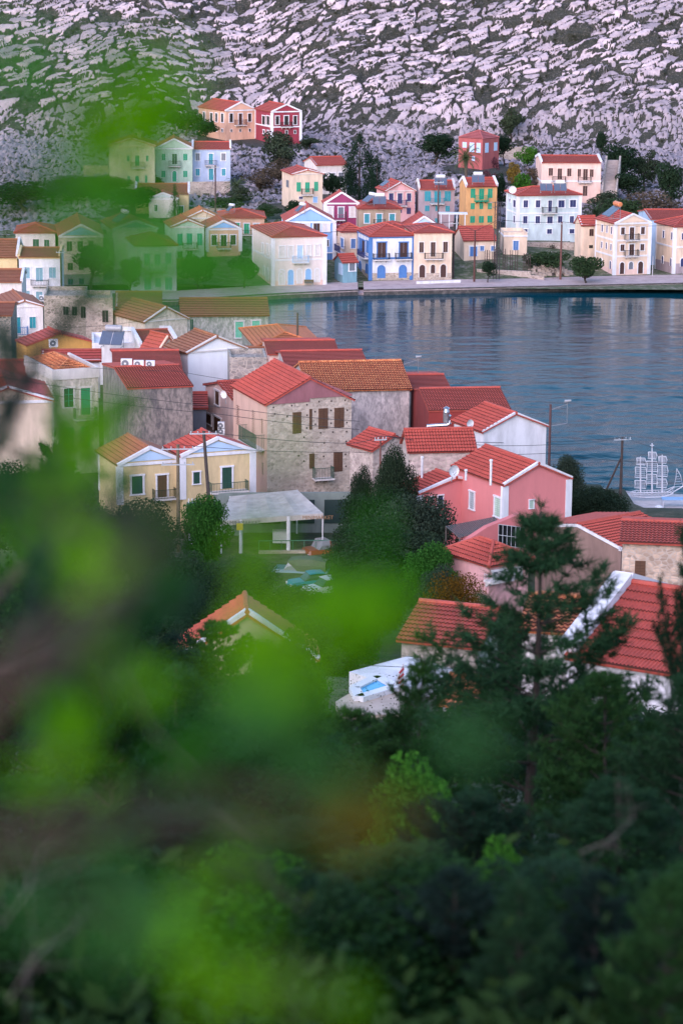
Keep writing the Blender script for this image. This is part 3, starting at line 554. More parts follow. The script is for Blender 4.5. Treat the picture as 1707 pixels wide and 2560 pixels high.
h('tiny red lean-to roof squeezed between the concrete house and the pink cottage', 6, (108, 600), 190, 730, 231, 'gs', (150, 512), th=4, dep=5, wall='grey', name='lean_to', cat='lean-to', **NR)
h('three storey stone house with brown shutters and a pink plastered side', 15, (497, 500), 1470, 1640, 215, 'gf', (935, 208), uL=112, th=20, wall=('stone', (.50, .40, .33), 3.4), rc='roof', near=True, ped=None, dmax=13, norake=1,
  win=[(790, 600, 890, 845, 'wood', 'n'), (983, 563, 1015, 800, 'wood', 'n'), (1088, 555, 1197, 790, 'wood', 'n'), (1270, 548, 1383, 778, 'wood', 'n'), (983, 1078, 1042, 1250, 'wood', 'dn'), (1262, 1060, 1365, 1285, 'wood', 'n'), (1003, 1555, 1083, 1650, 'wood', 'n'), (1207, 1550, 1333, 1640, 'wood', 'dn')],
  lwin=[(145, 520, 188, 750, 'wood', 'n'), (322, 575, 367, 900, 'wood', 'dn'), (430, 672, 460, 845, 'wood', 'n'), (335, 1090, 352, 1270, 'dkg', 'n'), (437, 1180, 465, 1320, 'dkg', 'n')], bwin=[(1050, 1240, 1262, 1370, 'dkg')], blwin=[(185, 800, 385, 975, 'dkg')])
h('white house with a red tiled slope and a satellite dish beside the harbour water', 7, (830, 548), 1228, 760, 211, 'gf', (1015, 440), uL=645, th=26, wall='white', rc='roof', near=True, trim='white', tw=.1, dmax=12, nohc=1)
h('stone cottage with a short red roof right of the three storey stone house', 6, (1245, 868), 1500, 1060, 206, 'gf', (1385, 775), uL=1100, th=36, wall=('stone', (.46, .36, .33), 3.2), rc='roof', near=True, dmax=11)
h('long rubble walled house with a red roof behind the pink one', 7, (362, 668), 775, 880, 200, 'gs', (520, 540), uL=318, th=8, wall=('stone', (.52, .40, .37), 3.0), rc='roof', near=True, dmax=9)
h('pale yellow house with a light blue pediment behind the second pole', 6, (42, 905), 485, 1170, 205, 'gf', (255, 802), uL=-55, th=22, wall='yel', trim='white', ped='lblue', pil=1, near=True, rc='roof', dmax=13,
  win=[(108, 1010, 150, 1085, 'dkg'), (290, 980, 352, 1115, 'dkg', 'd')], bwin=[(225, 1075, 455, 1135, 'dkg')])
h('pale yellow house with a light blue pediment behind the first pole, under the leaves', 5, (838, 1232), 1262, 1500, 204, 'gf', (1040, 1122), uL=690, th=22, wall='yel', trim='white', ped='lblue', pil=1, near=True, rc='och2', dmax=13,
  win=[(922, 1315, 998, 1440, 'dkg'), (1100, 1308, 1168, 1475, 'wood', 'd')], bwin=[(1085, 1410, 1235, 1475, 'dark')])
h('salmon pink house with white corners and a white edged red roof', 16, (965, 372), 1507, 760, 189, 'gf', (1232, 205), uL=535, th=28, wall=('pl', (.68, .22, .22), .10), trim='white', pil=1, rc='roof', near=True, dmax=14, tw=.2, nohc=1,
  win=[(1167, 510, 1203, 580, 'mint')], lwin=[(665, 440, 703, 588, 'lgrey'), (878, 490, 928, 652, 'mint')])
h('lower salmon pink wing with a small red roof joined to the white cornered house', 16, (240, 448), 835, 760, 193, 'gf', (535, 322), uL=85, th=28, wall=('pl', (.68, .22, .22), .10), trim='white', pil=1, rc='roof', near=True, dmax=8, tw=.2, nohc=1,
  win=[(387, 470, 430, 575, 'navy'), (318, 480, 345, 520, 'dark')])
h('pink house with a many sided red roof and glass front below the salmon house', 9, (495, 515), 712, 700, 158, 'hip', (520, 368), uL=245, th=36, wall='pink', rc='roof', near=True, dmax=9, wt='white',
  win=[(515, 548, 572, 600, 'grey', 'g'), (590, 545, 620, 600, 'grey', 'g'), (632, 530, 668, 585, 'grey', 'g')], bwin=[(505, 570, 575, 605, 'white')])
h('plain brown gable wall house with a red roof and a white raking edge', 18, (985, 335), 1560, 760, 164, 'gs', (620, 112), uL=190, th=38, wall=('pl', (.30, .19, .16), .35), trim='white', rc='roof', near=True, dmax=14, ov=.1)
h('stone house with a brown wooden door under the dark pine branches', 18, (1000, 268), 1800, 700, 149, 'gs', (1300, 150), th=-8, dep=6, wall=('stone', (.52, .38, .29), 3.2), rc='roof', near=True, rmax=1.5, win=[(1115, 458, 1215, 625, 'wood', 'dn')])
h('red roof house with rows of neat tiles below the autumn tree', 9, (8, 920), 430, 1160, 118, 'gs', (350, 745), th=-20, dep=6.4, wall=('old', (.50, .43, .38), (.3, .27, .24)), rc='roof', near=True, row=.36, pitch=.22, rmax=1.9)
h('orange tiled low house glimpsed behind the thin pine', 18, (60, 1090), 640, 1300, 106, 'gs', (300, 800), th=-12, dep=6, wall='offw', rc='roofo', old=.8, near=True, row=.34, rmax=2)
h('nearest big red roof of corrugated tiles with a thick white verge', 18, (480, 1330), 2300, 1620, 88, 'gs', (1600, 750), th=-30, dep=9.5, wall='white', rc='roof', near=True, row=.62, pitch=.145, step=.06, trim='white', par=1, pw=.75, rmax=3.4)
h('beige gabled house with a white verge behind the bluish conifer', 10, (92, 300), 700, 560, 110, 'gf', (385, 95), th=4, dep=3, wall=('pl', (.52, .38, .29), .2), trim='white', tw=.25, rc='roof', near=True, nohc=1)
h('small orange roof beside the white terrace', 10, (1290, 500), 1420, 560, 101, 'gs', (1340, 425), th=-15, dep=4, wall='white', rc='roofo', near=True, rmax=1.4, name='outbuilding', cat='outbuilding')
h('white flat roofed building with a dark opening beside the blue pool', 10, (1112, 440), 1382, 560, 106, 'flat', th=44, dep=3.4, wall='white', slab=1, name='pool_house', cat='building', win=[(1262, 385, 1345, 410, 'dark', 'n')])
h('white house with a red roof at the left edge below the rubble stump', 14, (-260, 1190), 236, 1300, 241, 'gs', (0, 1050), th=4, dep=7, wall='white', rc='roof', trim='lblue')
h('cream gabled house with a white verge at the left edge behind the needles', 14, (-330, 1440), 480, 1800, 214, 'gf', (90, 1302), th=12, dep=9, wall='cream', trim='white', rc='roof', near=True)
for s in H: solve_house(s)
# ---------------------------------------------------------------- the lie of the land
QP = [at_z(u/.91857, v/.91857, 1.5) for u, v in ((395, 690), (655, 674), (822, 666.5), (835, 667), (1568, 651))]
QX = np.array([-200]+[p.x for p in QP]+[200]); QY = np.array([QP[0].y-3]+[p.y for p in QP]+[QP[-1].y+12])
print('quay', [(round(p.x, 1), round(p.y, 1)) for p in QP])
SX = np.array([-200, -27, -23, -18, -10, -3, 5, 14, 20, 26, 27.5, 60, 200.]); SY = np.array([430, 358, 345, 325, 300, 282, 264, 246, 236, 231, 222, 205, 190.])
PY = np.array([-30, 0, 5, 12, 25, 40, 60, 84, 96, 104, 112, 120, 135, 160, 178, 192, 200, 212, 230, 265, 300, 340]); PZ = np.array([57, 51.3, 50.2, 47.6, 43.8, 39.3, 33.0, 24.6, 21.2, 20.6, 19.5, 16.5, 12.5, 9.0, 4.7, 4.2, 4.2, 3.2, 2.3, 1.8, 1.8, 2.6])
far = [s for s in H if s['cen'].y > 330]
CP = np.array([[s['cen'].x, s['cen'].y, s['zb_']] for s in far]+[[s['A3'].x, s['A3'].y, s['zb_']] for s in far])
def far_base(x, y):
    q = np.interp(x, QX, QY)
    return 1.5+np.clip(y-q-20, 0, None)*.058
def far_z(x, y):
    x = np.asarray(x, float); y = np.asarray(y, float); z = far_base(x, y); num = np.zeros_like(z); den = np.full_like(z, .25)
    for cx_, cy_, cz_ in CP:
        w = np.exp(-((x-cx_)**2+(y-cy_)**2)/70.0); num += w*(cz_-far_base(np.float64(cx_), np.float64(cy_))); den += w
    z = z+num/den
    q = np.interp(x, QX, QY); k = np.clip((y-q-9)/8, 0, 1); z = 1.5+(z-1.5)*k
    hs = 514+3*np.sin(x*.07)+13*np.exp(-((x+22)/17)**2); t = np.clip(y-hs, 0, None)
    g = .66*t*np.clip(t/10, 0, 1); return z+np.where(g < 60, g, 60+18*np.tanh((g-60)/30))
def near_z(x, y):
    x = np.asarray(x, float); y = np.asarray(y, float); z = np.interp(y, PY, PZ)+.25*np.sin(x*.31+y*.2)*np.clip((y-8)/20, 0, 1)*np.clip((200-y)/60, .1, 1)
    s = np.interp(x, SX, SY); return np.where(y < s, z, np.maximum(-3, z-(y-s)*3))
def gz(x, y):
    if y < 338: return float(near_z(x, y))
    return float(far_z(x, y))
def grid(name, xs, ys, fz, mat, smooth=True, **kw):
    X, Y = np.meshgrid(xs, ys); Z = fz(X, Y); nx, ny = len(xs), len(ys)
    V = np.stack([X, Y, Z], -1).reshape(-1, 3); i = np.arange(ny-1)[:, None]*nx+np.arange(nx-1)[None, :]
    Fi = np.stack([i, i+1, i+nx+1, i+nx], -1).reshape(-1, 4)
    return link(name, npmesh(name, V, Fi, smooth), mat, None, kind='structure', **kw)
def ground_mat(c1, c2, c3, sc_=.5, name='ground'):
    m, nt, b = nodes_of(name); n1 = noise(nt, sc_, 8, coords(nt), .7); n2 = noise(nt, sc_*9, 4, coords(nt), .6)
    a = ramp(nt, n1.outputs['Fac'], [(.36, c1), (.5, c2), (.64, c3)]); a = mix(nt, ramp(nt, n2.outputs['Fac'], [(.4, (0, 0, 0)), (.6, (.6, .6, .6))]), a, c1)
    nt.links.new(a, b.inputs['Base Color']); b.inputs['Roughness'].default_value = 1; bump(nt, b, n2.outputs['Fac'], .7, .15); return m
grid('ground', np.arange(-110, 111, 2.0), np.concatenate([np.arange(-30, 345, 2.0), [352]]), near_z, ground_mat((.02, .03, .012), (.05, .05, .025), (.14, .11, .08), .35))
# water
def water():
    m, nt, b = nodes_of('sea water'); b.inputs['Base Color'].default_value = (.002, .042, .060, 1); b.inputs['Roughness'].default_value = .04
    b.inputs['IOR'].default_value = 1.33; b.inputs['Specular IOR Level'].default_value = .1
    v = coords(nt, (.5, 1.0, 1)); n2 = noise(nt, 3.2, 3, v, .55)
    g = N(nt, 'ShaderNodeNewGeometry'); sx = N(nt, 'ShaderNodeSeparateXYZ'); nt.links.new(g.outputs['Position'], sx.inputs[0])
    mr = N(nt, 'ShaderNodeMapRange'); mr.inputs[1].default_value = 240; mr.inputs[2].default_value = 370; mr.inputs[3].default_value = .5; mr.inputs[4].default_value = .03
    nt.links.new(sx.outputs['Y'], mr.inputs[0]); bn = N(nt, 'ShaderNodeBump'); bn.inputs['Distance'].default_value = .12
    nt.links.new(mr.outputs[0], bn.inputs['Strength']); nt.links.new(n2.outputs['Fac'], bn.inputs['Height']); nt.links.new(bn.outputs['Normal'], b.inputs['Normal'])
    def wave(X, Y):
        k = np.clip((372-Y)/130, 0, 1); amp = .03+1.15*k**1.35; amp = amp*(.65+.7*vnoise(X, Y, 26, 61)); z = 0
        for lx, ly, a_, sd, an in ((3.4, 1.6, .17, 51, .12), (1.9, 1.0, .10, 52, -.2), (1.1, .62, .055, 53, .3), (7.5, 3.2, .20, 54, .05)):
            U = X*math.cos(an)+Y*math.sin(an); V = -X*math.sin(an)+Y*math.cos(an); z = z+a_*(vnoise(U/lx, V/ly, 1, sd)+.5*vnoise(U/lx*1.9+3, V/ly*1.9, 1, sd+10)-.75)
        return .8+amp*z
    o = grid('water', np.arange(-72, 72.1, .36), np.arange(196, 392, .34), wave, m)
    w = MB(); zf = .62
    for x0, x1, y0, y1 in ((-260, -72, 150, 392), (72, 260, 150, 392), (-72, 72, 150, 196)): w.poly([(x0, y0, zf), (x1, y0, zf), (x1, y1, zf), (x0, y1, zf)])
    w.build('outer_water', m, None, kind='structure')
# quay: a raised slab with a stepped face
def quay():
    W = 10; e = lambda x: (x, float(np.interp(x, QX, QY))); L_ = [e(-60), e(QP[0].x), e(QP[1].x), e(QP[2].x)]; rightpart = [e(QP[3].x), e(20), e(QP[4].x), e(110)]
    m = MB()
    for seg in (L_, rightpart):
        for (xa, ya), (xb, yb) in zip(seg, seg[1:]): m.prism([(xa, ya, -2), (xb, yb, -2), (xb, yb+W, -2), (xa, ya+W, -2)], (0, 0, 3.5))
    xa, ya = L_[-1]; xb, yb = rightpart[0]; m.prism([(xa, ya+.7, -2), (xb, yb+.7, -2), (xb, yb+W, -2), (xa, ya+W, -2)], (0, 0, 3.0))
    m.build('quay', ground_mat((.36, .27, .27), (.46, .36, .36), (.54, .43, .43), .6), None, kind='structure')
    k = MB()
    for seg in (L_, rightpart):
        for a, b_ in zip(seg, seg[1:]):
            k.beam((a[0], a[1]-.05, .85), (b_[0], b_[1]-.05, .85), .12, 1.0); k.beam((a[0], a[1]+.2, 1.56), (b_[0], b_[1]+.2, 1.56), .5, .12)
    k.build('quay_edge', ground_mat((.05, .045, .045), (.09, .08, .075), (.20, .17, .16), 1.5), None, kind='structure')
quay()
grid('hillside_ground', np.arange(-120, 121, 1.5), np.concatenate([np.arange(368, 420, 1.0)]), lambda X, Y: far_z(X, Y)-.05, ground_mat((.035, .06, .022), (.11, .12, .06), (.33, .27, .24), .8))
# limestone hillside: fractured slabs and boulders as real relief
def worley(X, Y, sx, sy, ang, seed, jit=.9):
    c, s = math.cos(ang), math.sin(ang); U = (X*c+Y*s)/sx; V = (-X*s+Y*c)/sy
    rs = np.random.RandomState(seed); T = rs.rand(256, 256, 4)
    iu = np.floor(U).astype(int); iv = np.floor(V).astype(int); f1 = np.full(U.shape, 9.); f2 = np.full(U.shape, 9.); du = np.zeros(U.shape); dv = np.zeros(U.shape); r = np.zeros(U.shape); r2 = np.zeros(U.shape)
    for a in (-1, 0, 1):
        for b in (-1, 0, 1):
            t = T[(iu+a) % 256, (iv+b) % 256]; px_ = iu+a+.5+(t[..., 0]-.5)*jit; py_ = iv+b+.5+(t[..., 1]-.5)*jit
            d = np.hypot(U-px_, V-py_); n = d < f1; f2 = np.where(n, f1, np.minimum(f2, d)); f1 = np.where(n, d, f1)
            du = np.where(n, U-px_, du); dv = np.where(n, V-py_, dv); r = np.where(n, t[..., 2], r); r2 = np.where(n, t[..., 3], r2)
    return f1, f2, du, dv, r, r2
def vnoise(X, Y, s, seed):
    rs = np.random.RandomState(seed); T = rs.rand(256, 256); U, V = X/s, Y/s; i = np.floor(U).astype(int); j = np.floor(V).astype(int); fu = U-i; fv = V-j
    fu = fu*fu*(3-2*fu); fv = fv*fv*(3-2*fv); g = lambda a, b: T[(i+a) % 256, (j+b) % 256]
    return (g(0, 0)*(1-fu)+g(1, 0)*fu)*(1-fv)+(g(0, 1)*(1-fu)+g(1, 1)*fu)*fv
def sstep(a, b, x): t = np.clip((x-a)/(b-a), 0, 1); return t*t*(3-2*t)
water()
ROCK = {}
def rock_z(X, Y):
    wx = X+1.6*(vnoise(X, Y, 6, 1)-.5)+.5*(vnoise(X, Y, 1.6, 2)-.5); wy = Y+1.6*(vnoise(X, Y, 6, 3)-.5)+.45*(vnoise(X, Y, 1.6, 4)-.5)
    up = sstep(516, 530, Y+5*(vnoise(X, Y, 14, 7)-.5))                # 0 boulders below, 1 slabs above
    f1, f2, du, dv, r, r2 = worley(wx, wy, 4.3, 1.65, .34, 11); g1, g2, gu, gv, q, q2 = worley(wx, wy, 1.1, 1.1, .1, 12); k1, k2, ku, kv, p, p2 = worley(wx, wy, 1.7, .55, .34, 13)
    e = f2-f1; slab = sstep(.03, .16, e)*(.55+.8*r)+(du*(r2-.5)*.9-dv*(.35+.55*r))*.9*sstep(.0, .12, e)
    small = sstep(.02, .2, k2-k1)*.34*(.3+p)+.25*(vnoise(X, Y, .7, 41)-.5)
    eb = g2-g1; boul = np.sqrt(np.clip(eb, 0, 1))*(.35+1.1*q)
    ms = sstep(.615, .71, vnoise(X, Y, 11, 21)*.38+vnoise(X+Y*.8, Y*1.6, 2.4, 22)*.62)   # scrub patches
    slab = slab*(r2 >= .13); L1, L2, Lu, Lv, Lr, Ls = worley(wx, wy, 10, 3.4, .30, 17); led = sstep(.02, .09, L2-L1); h = up*(1.3*(Lr-.5)-Lv*.8*Ls-.3*(1-led)+slab*.75+small*.6)+(1-up)*(boul*(q2 >= .12)+small*.5)
    amp = sstep(395, 440, Y)*(1-.0*ms)
    for cx_, cy_, _ in CP: amp = amp*sstep(4.5, 9, np.hypot(X-cx_, Y-cy_))
    veg = np.clip(up*(1-led)*.9+up*np.maximum(1-sstep(.07, .17, e), (r2 < .13)*1.0)+(1-up)*np.maximum(1-sstep(.05, .16, eb), (q2 < .12)*1.0)+.95*ms*(p > .45)+.7*(1-sstep(.02, .10, k2-k1))*(vnoise(X, Y, 2, 31) > .55), 0, 1)
    veg = np.maximum(veg, 1-sstep(.1, .4, amp))
    ROCK['veg'] = veg; ROCK['tone'] = (up*r+(1-up)*(q2*.55-.3)); ROCK['up'] = up
    return far_z(X, Y)+amp*h*(1-.55*ms)-.25
def rockmat():
    m, nt, b = nodes_of('limestone and scrub'); at = N(nt, 'ShaderNodeAttribute'); at.attribute_name = 'veg'; a2 = N(nt, 'ShaderNodeAttribute'); a2.attribute_name = 'tone'
    v = coords(nt); n1 = noise(nt, .9, 8, v, .7); n2 = noise(nt, 5, 5, v, .65); n3 = noise(nt, 1.6, 4, v)
    rk = ramp(nt, n1.outputs['Fac'], [(.3, (.30, .25, .27)), (.5, (.50, .42, .45)), (.68, (.56, .47, .50))])
    rk = mix(nt, 1.0, rk, ramp(nt, a2.outputs['Fac'], [(0, (.50, .51, .55)), (1, (1.15, 1.1, 1.1))]), 'MULTIPLY')
    rk = mix(nt, ramp(nt, n2.outputs['Fac'], [(.5, (0, 0, 0)), (.7, (.5, .5, .5))]), rk, (.24, .21, .22))
    vg = ramp(nt, n2.outputs['Fac'], [(.3, (.008, .015, .011)), (.5, (.024, .028, .021)), (.65, (.065, .052, .045))])
    n4 = noise(nt, 2.6, 5, v, .75); vg = mix(nt, ramp(nt, n4.outputs['Fac'], [(.56, (0, 0, 0)), (.63, (.45, .45, .45))]), vg, (.24, .20, .21))
    s = N(nt, 'ShaderNodeMath', operation='ADD'); nt.links.new(at.outputs['Fac'], s.inputs[0]); s2 = N(nt, 'ShaderNodeMath', operation='MULTIPLY_ADD'); nt.links.new(n3.outputs['Fac'], s2.inputs[0]); s2.inputs[1].default_value = .5; s2.inputs[2].default_value = -.25; nt.links.new(s2.outputs[0], s.inputs[1])
    a = mix(nt, ramp(nt, s.outputs[0], [(.42, (0, 0, 0)), (.6, (1, 1, 1))]), rk, vg)
    nt.links.new(a, b.inputs['Base Color']); b.inputs['Roughness'].default_value = .95; bump(nt, b, n2.outputs['Fac'], .6, .12); return m
def rocks():
    mt = rockmat()
    for nm, xs, ys in (('rocky_hillside', np.arange(-82, 88, .24), np.concatenate([np.arange(396, 512, .5), np.arange(512, 572, .22)])),):
        o = grid(nm, xs, ys, rock_z, mt, smooth=False)
        me = o.data
        for k in ('veg', 'tone'):
            at = me.attributes.new(k, 'FLOAT', 'POINT'); at.data.foreach_set('value', ROCK[k].astype(np.float32).ravel())
    xs = np.concatenate([np.arange(-400, 401, 8.0)]); ys = np.arange(569, 840, 8.0)
    o = grid('upper_hillside', xs, ys, lambda X, Y: far_z(X, Y)-.6, mt)
    o.data.attributes.new('veg', 'FLOAT', 'POINT').data.foreach_set('value', np.random.RandomState(3).rand(len(o.data.vertices)).astype(np.float32)*.6)
    o.data.attributes.new('tone', 'FLOAT', 'POINT').data.foreach_set('value', np.full(len(o.data.vertices), .6, np.float32))
    for nm, xr in (('hillside_flank_west', np.arange(-400, -80, 6.0)), ('hillside_flank_east', np.arange(86, 401, 6.0))):
        o = grid(nm, xr, np.arange(380, 574, 6.0), lambda X, Y: far_z(X, Y)-.4, mt)
        o.data.attributes.new('veg', 'FLOAT', 'POINT').data.foreach_set('value', np.full(len(o.data.vertices), .45, np.float32))
        o.data.attributes.new('tone', 'FLOAT', 'POINT').data.foreach_set('value', np.full(len(o.data.vertices), .6, np.float32))
rocks()
for s in H: build_house(s)
# ---------------------------------------------------------------- things on and between the houses
GREY = (.30, .31, .33); WHT = (.75, .74, .76); STEEL = (.45, .47, .50)
def P2(Z, x, y, D): return at_y(*px(Z, x, y), D)
def wire(label, pts, sag=.5, r=.02, group='overhead cables'):
    base = pts[0].copy(); m = MB()
    for a, b in zip(pts, pts[1:]): m.tube([a.lerp(b, t)-base-Vector((0, 0, sag*4*t*(1-t)*((b-a).length/40))) for t in np.linspace(0, 1, 13)], r, 4)
    o = m.build('cable', paint((.03, .03, .035), .6), None, label=label, cat='cable', group=group); o.location = base
def pole(label, Z, x, y0, y1, D, r=.13, arms=(), col=(.10, .065, .055), name='utility_pole', cat='pole', lamp=None, brace=None, zb=None, tilt=0):
    if D is None: D = at_z(*px(Z, x, y1), zb or 1.5).y
    top = P2(Z, x, y0, D); bot = P2(Z, x, y1, D); g = gz(bot.x, bot.y) if zb is None else zb; base = Vector((top.x, top.y, g)); H_ = top.z-g
    root = empty(name, base, 0, label=label, cat=cat, group='poles and masts'); m = MB(); m.tube([(-tilt, 0, -.4), (0, 0, H_)], [r*1.15, r*.8], 8); m.build('mast', bark(col) if r > .07 else paint(col), root)
    for zf, w, a in arms:
        m = MB(); c, s_ = math.cos(a), math.sin(a); z = H_-zf; m.beam((-w/2*c, -w/2*s_-.12, z), (w/2*c, w/2*s_-.12, z), .09, .09)
        for k in (-.45, -.2, .2, .45): m.tube([(w*k*c, w*k*s_-.12, z), (w*k*c, w*k*s_-.12, z+.22)], .045, 6)
        m.build('crossarm', paint(STEEL, .5), root)
    if lamp:
        m = MB(); m.tube([(0, 0, H_-.5), (lamp, -.2, H_+.05)], .035, 6); m.tube([(lamp, -.2, H_-1.6), (lamp, -.2, H_+.3)], .03, 6); m.tube([(0, 0, H_-1.9), (lamp, -.2, H_-1.6)], .03, 6); m.build('bracket', paint((.20, .20, .22)), root)
        m = MB(); m.tube([(lamp-.25, -.25, H_+.3), (lamp+.3, -.25, H_+.38)], [.14, .08], 8); m.build('lamp_head', paint((.34, .34, .36)), root)
    if brace: m = MB(); m.tube([(brace, .3, -.3), (0, 0, H_*.68)], .10, 6); m.build('brace', bark(col), root)
    return root, base+Vector((0, 0, H_))
r1, t1 = pole('nearer wooden transformer pole in front of the pale yellow houses', 5, 1245, 1095, 1700, 197, .15, [(.35, 2.6, .1), (1.6, 2.6, .1)], (.16, .12, .08))
r2, t2 = pole('taller leaning wooden pole beside the transformer pole', 5, 1425, 1000, 1600, 198, .15, [(.2, 2.2, .1)], (.07, .055, .05), tilt=-.7)
def transformer():
    c = P2(8, 265, 540, 197.4); o = empty('transformer', c, 0, label='dark green finned transformer slung between the two wooden poles', cat='transformer'); m = MB(); m.box(-.55, .55, -.3, .3, -.6, .5)
    for k in range(9): m.box(-.5+k*.12, -.46+k*.12, -.42, -.3, -.5, .4)
    m.build('tank', paint((.03, .09, .07), .5), o); m = MB()
    for k in range(4): m.tube([(-.4+k*.27, 0, .5), (-.4+k*.27, 0, .85)], .05, 6)
    m.build('bushing', paint(WHT), o)
    c = P2(8, 265, 770, 196.6); o = empty('meter_box', c, 0, label='white metal box fixed low on the transformer pole', cat='meter box'); m = MB(); m.box(-.45, .45, -.2, .15, -.6, .6); m.build('cabinet', paint(WHT, .4), o)
    m = MB(); m.box(-.4, .4, -.22, -.2, -.55, .55); m.build('door', paint((.66, .66, .70), .4), o)
    m = MB()
    for k in (-.25, 0, .25): m.tube([(k, -.05, .6), (k, -.05, 1.3)], .03, 6)
    m.build('conduit', paint(GREY), o)
transformer()
r3, t3 = pole('thin rusty pole in front of the stone cottage', 7, 180, 580, 900, 199, .08, [(.3, 1.0, .3)], (.16, .06, .05))
r4, t4 = pole('harbour side street light on a wooden pole beside the white house', 7, 1255, 380, 740, 213, .12, [], (.10, .05, .05), lamp=1.4, name='street_lamp', cat='street lamp')
r5, t5 = pole('wooden pole with a slanting brace near the ship monument', 11, 985, 512, 1130, 226, .13, [(.2, 1.6, .2)], (.07, .05, .045), brace=-1.6)
r6, t6 = pole('wooden pole standing behind the orange hipped roof', 6, 768, 5, 160, 261, .13, [], (.10, .07, .055), zb=1.5)
r7, t7 = pole('street light rising behind the worn orange tiles', 6, 1432, 300, 420, 243, .11, [], (.03, .03, .03), lamp=1.5, name='street_lamp', cat='street lamp', zb=1.5)
r8, t8 = pole('leaning wooden pole on the quay before the low cream house', 2, 1421, 605, 962, None, .14, [], (.10, .04, .035), zb=1.5)
r9, t9 = pole('dark wooden pole between the cream quay house and the low cream house', 2, 1273, 540, 830, 378, .14, [(.3, 1.4, 0)], (.06, .04, .04))
r10, t10 = pole('wooden pole by the waste ground right of the pylon', 3, 786, 655, 1028, None, .15, [(.3, 1.2, .3)], (.14, .06, .05), zb=1.5)
r11, t11 = pole('wooden pole before the mauve grey house', 2, 1166, 250, 560, 412, .13, [(.4, 1.6, 0)], (.10, .06, .06))
r12, t12 = pole('wooden pole at the corner of the long pale mansion', 1, 1134, 1000, 1275, None, .13, [(.3, 1.3, 0)], (.10, .06, .05), zb=1.5)
r13, t13 = pole('wooden pole on the terrace before the light blue house', 1, 848, 530, 782, 428, .13, [(.3, 1.3, 0)], (.08, .05, .05))
r14, t14 = pole('wooden pole behind the white quay house with sea green shutters', 1, 262, 1010, 1275, None, .13, [(.2, 1.3, 0)], (.10, .08, .05), zb=1.5)
r15, t15 = pole('wooden pole beside the pale shuttered house at the left', 4, 350, 430, 655, 338, .13, [(.2, 1.2, 0)], (.08, .07, .05))
r16, t16 = pole('wooden pole left of the small orange house', 1, 775, 945, 1110, 383, .11, [], (.08, .06, .05))
r17, t17 = pole('short pole in front of the maroon house', 2, 518, 470, 575, 399, .11, [], (.06, .04, .04))
pole('pale flagpole on the paving right of the tall cream quay house', 13, 1186, 712, 965, None, .05, [], (.6, .56, .58), name='flagpole', cat='flagpole', zb=1.5)
def pylon():
    for k, (x, lab) in enumerate(((363, 'left leg column of the lattice power mast beside the annex'), (383, 'right leg column of the lattice power mast beside the annex'))):
        top = P2(3, x, 525, 376); bot = P2(3, x, 925, 376); g = 2.0; base = Vector((top.x, top.y, g)); Hh = top.z-g
        root = empty('lattice_mast', base, 0, label=lab, cat='mast', group='poles and masts'); m = MB(); w = .22
        for sx in (-1, 1):
            for sy in (-1, 1): m.beam((sx*w, sy*w, -.3), (sx*w*.7, sy*w*.7, Hh), .07, .07)
        for i in range(int(Hh/.6)):
            z = i*.6; s_ = 1 if i % 2 else -1; m.beam((-w*s_, -w, z), (w*s_, -w, z+.6), .04, .04); m.beam((-w, w*s_, z), (-w, -w*s_, z+.6), .04, .04)
        m.build('lattice', paint((.06, .045, .05), .6), root)
        m = MB(); m.beam((-1, 0, Hh-.1), (1, 0, Hh-.1), .08, .08); m.beam((-1, 0, Hh-.8), (1, 0, Hh-.8), .08, .08); m.build('crossarm', paint(GREY), root)
pylon()
# cables
wire('upper cable sagging from the left edge to behind the stone house', [P2(14, -60, 1190, 212), P2(15, 0, 545, 211), P2(15, 1560, 705, 208)], .4, .022)
wire('second cable running below the upper one across the concrete wall', [P2(14, -60, 1290, 212), P2(15, 0, 628, 211), P2(15, 1560, 800, 208)], .4, .022)
wire('cable over the red roofs from the ochre house to the stone cottage', [P2(17, 60, 150, 232), P2(6, 0, 372, 226), P2(6, 1100, 520, 223)], .5, .018)
wire('cable from the leaning pole across the stone house towards the harbour', [t2, P2(15, 1475, 960, 206), t3, t5], .6, .022)
wire('lower cable from the transformer pole to the harbour street light', [t1, P2(15, 1475, 1060, 206), P2(7, 1250, 690, 212), P2(11, 1568, 760, 224)], .5, .02)
wire('cable from the braced pole towards the ship monument', [t5, P2(11, 1700, 740, 222)], .3, .02)
wire('cable from the harbour pole down over the water', [t6, P2(6, 940, 110, 250), P2(6, 1210, 260, 243)], .5, .018)
wire('long cable along the near side over the salmon house', [t3, P2(7, 760, 636, 204), P2(7, 1240, 636, 210), t5], .4, .02)
wire('cable along the quay from the mansion corner pole to the braced quay pole', [t12, t9, t8], .6, .03)
wire('cable from the quay pole to the pole by the waste ground', [t8, P2(3, 375, 640, 372), t10, P2(3, 1600, 672, 366)], .8, .03)
wire('cable between the terrace pole and the pole left of the orange house', [t13, t16], .5, .03)
wire('cable crossing the stone ruin at the left', [t15, P2(14, 1000, 120, 320), t14], .4, .025)
wire('cable crossing below the ruin and the cream gable', [P2(14, 560, 742, 270), P2(14, 1050, 715, 268), P2(14, 1568, 630, 266)], .3, .018)
wire('upper of two cables crossing the white flat roof', [P2(24, 640, 225, 96), P2(24, 1568, 305, 92)], .2, .012)
wire('lower of two cables crossing the white flat roof', [P2(24, 300, 325, 92), P2(24, 1568, 368, 92)], .2, .012)
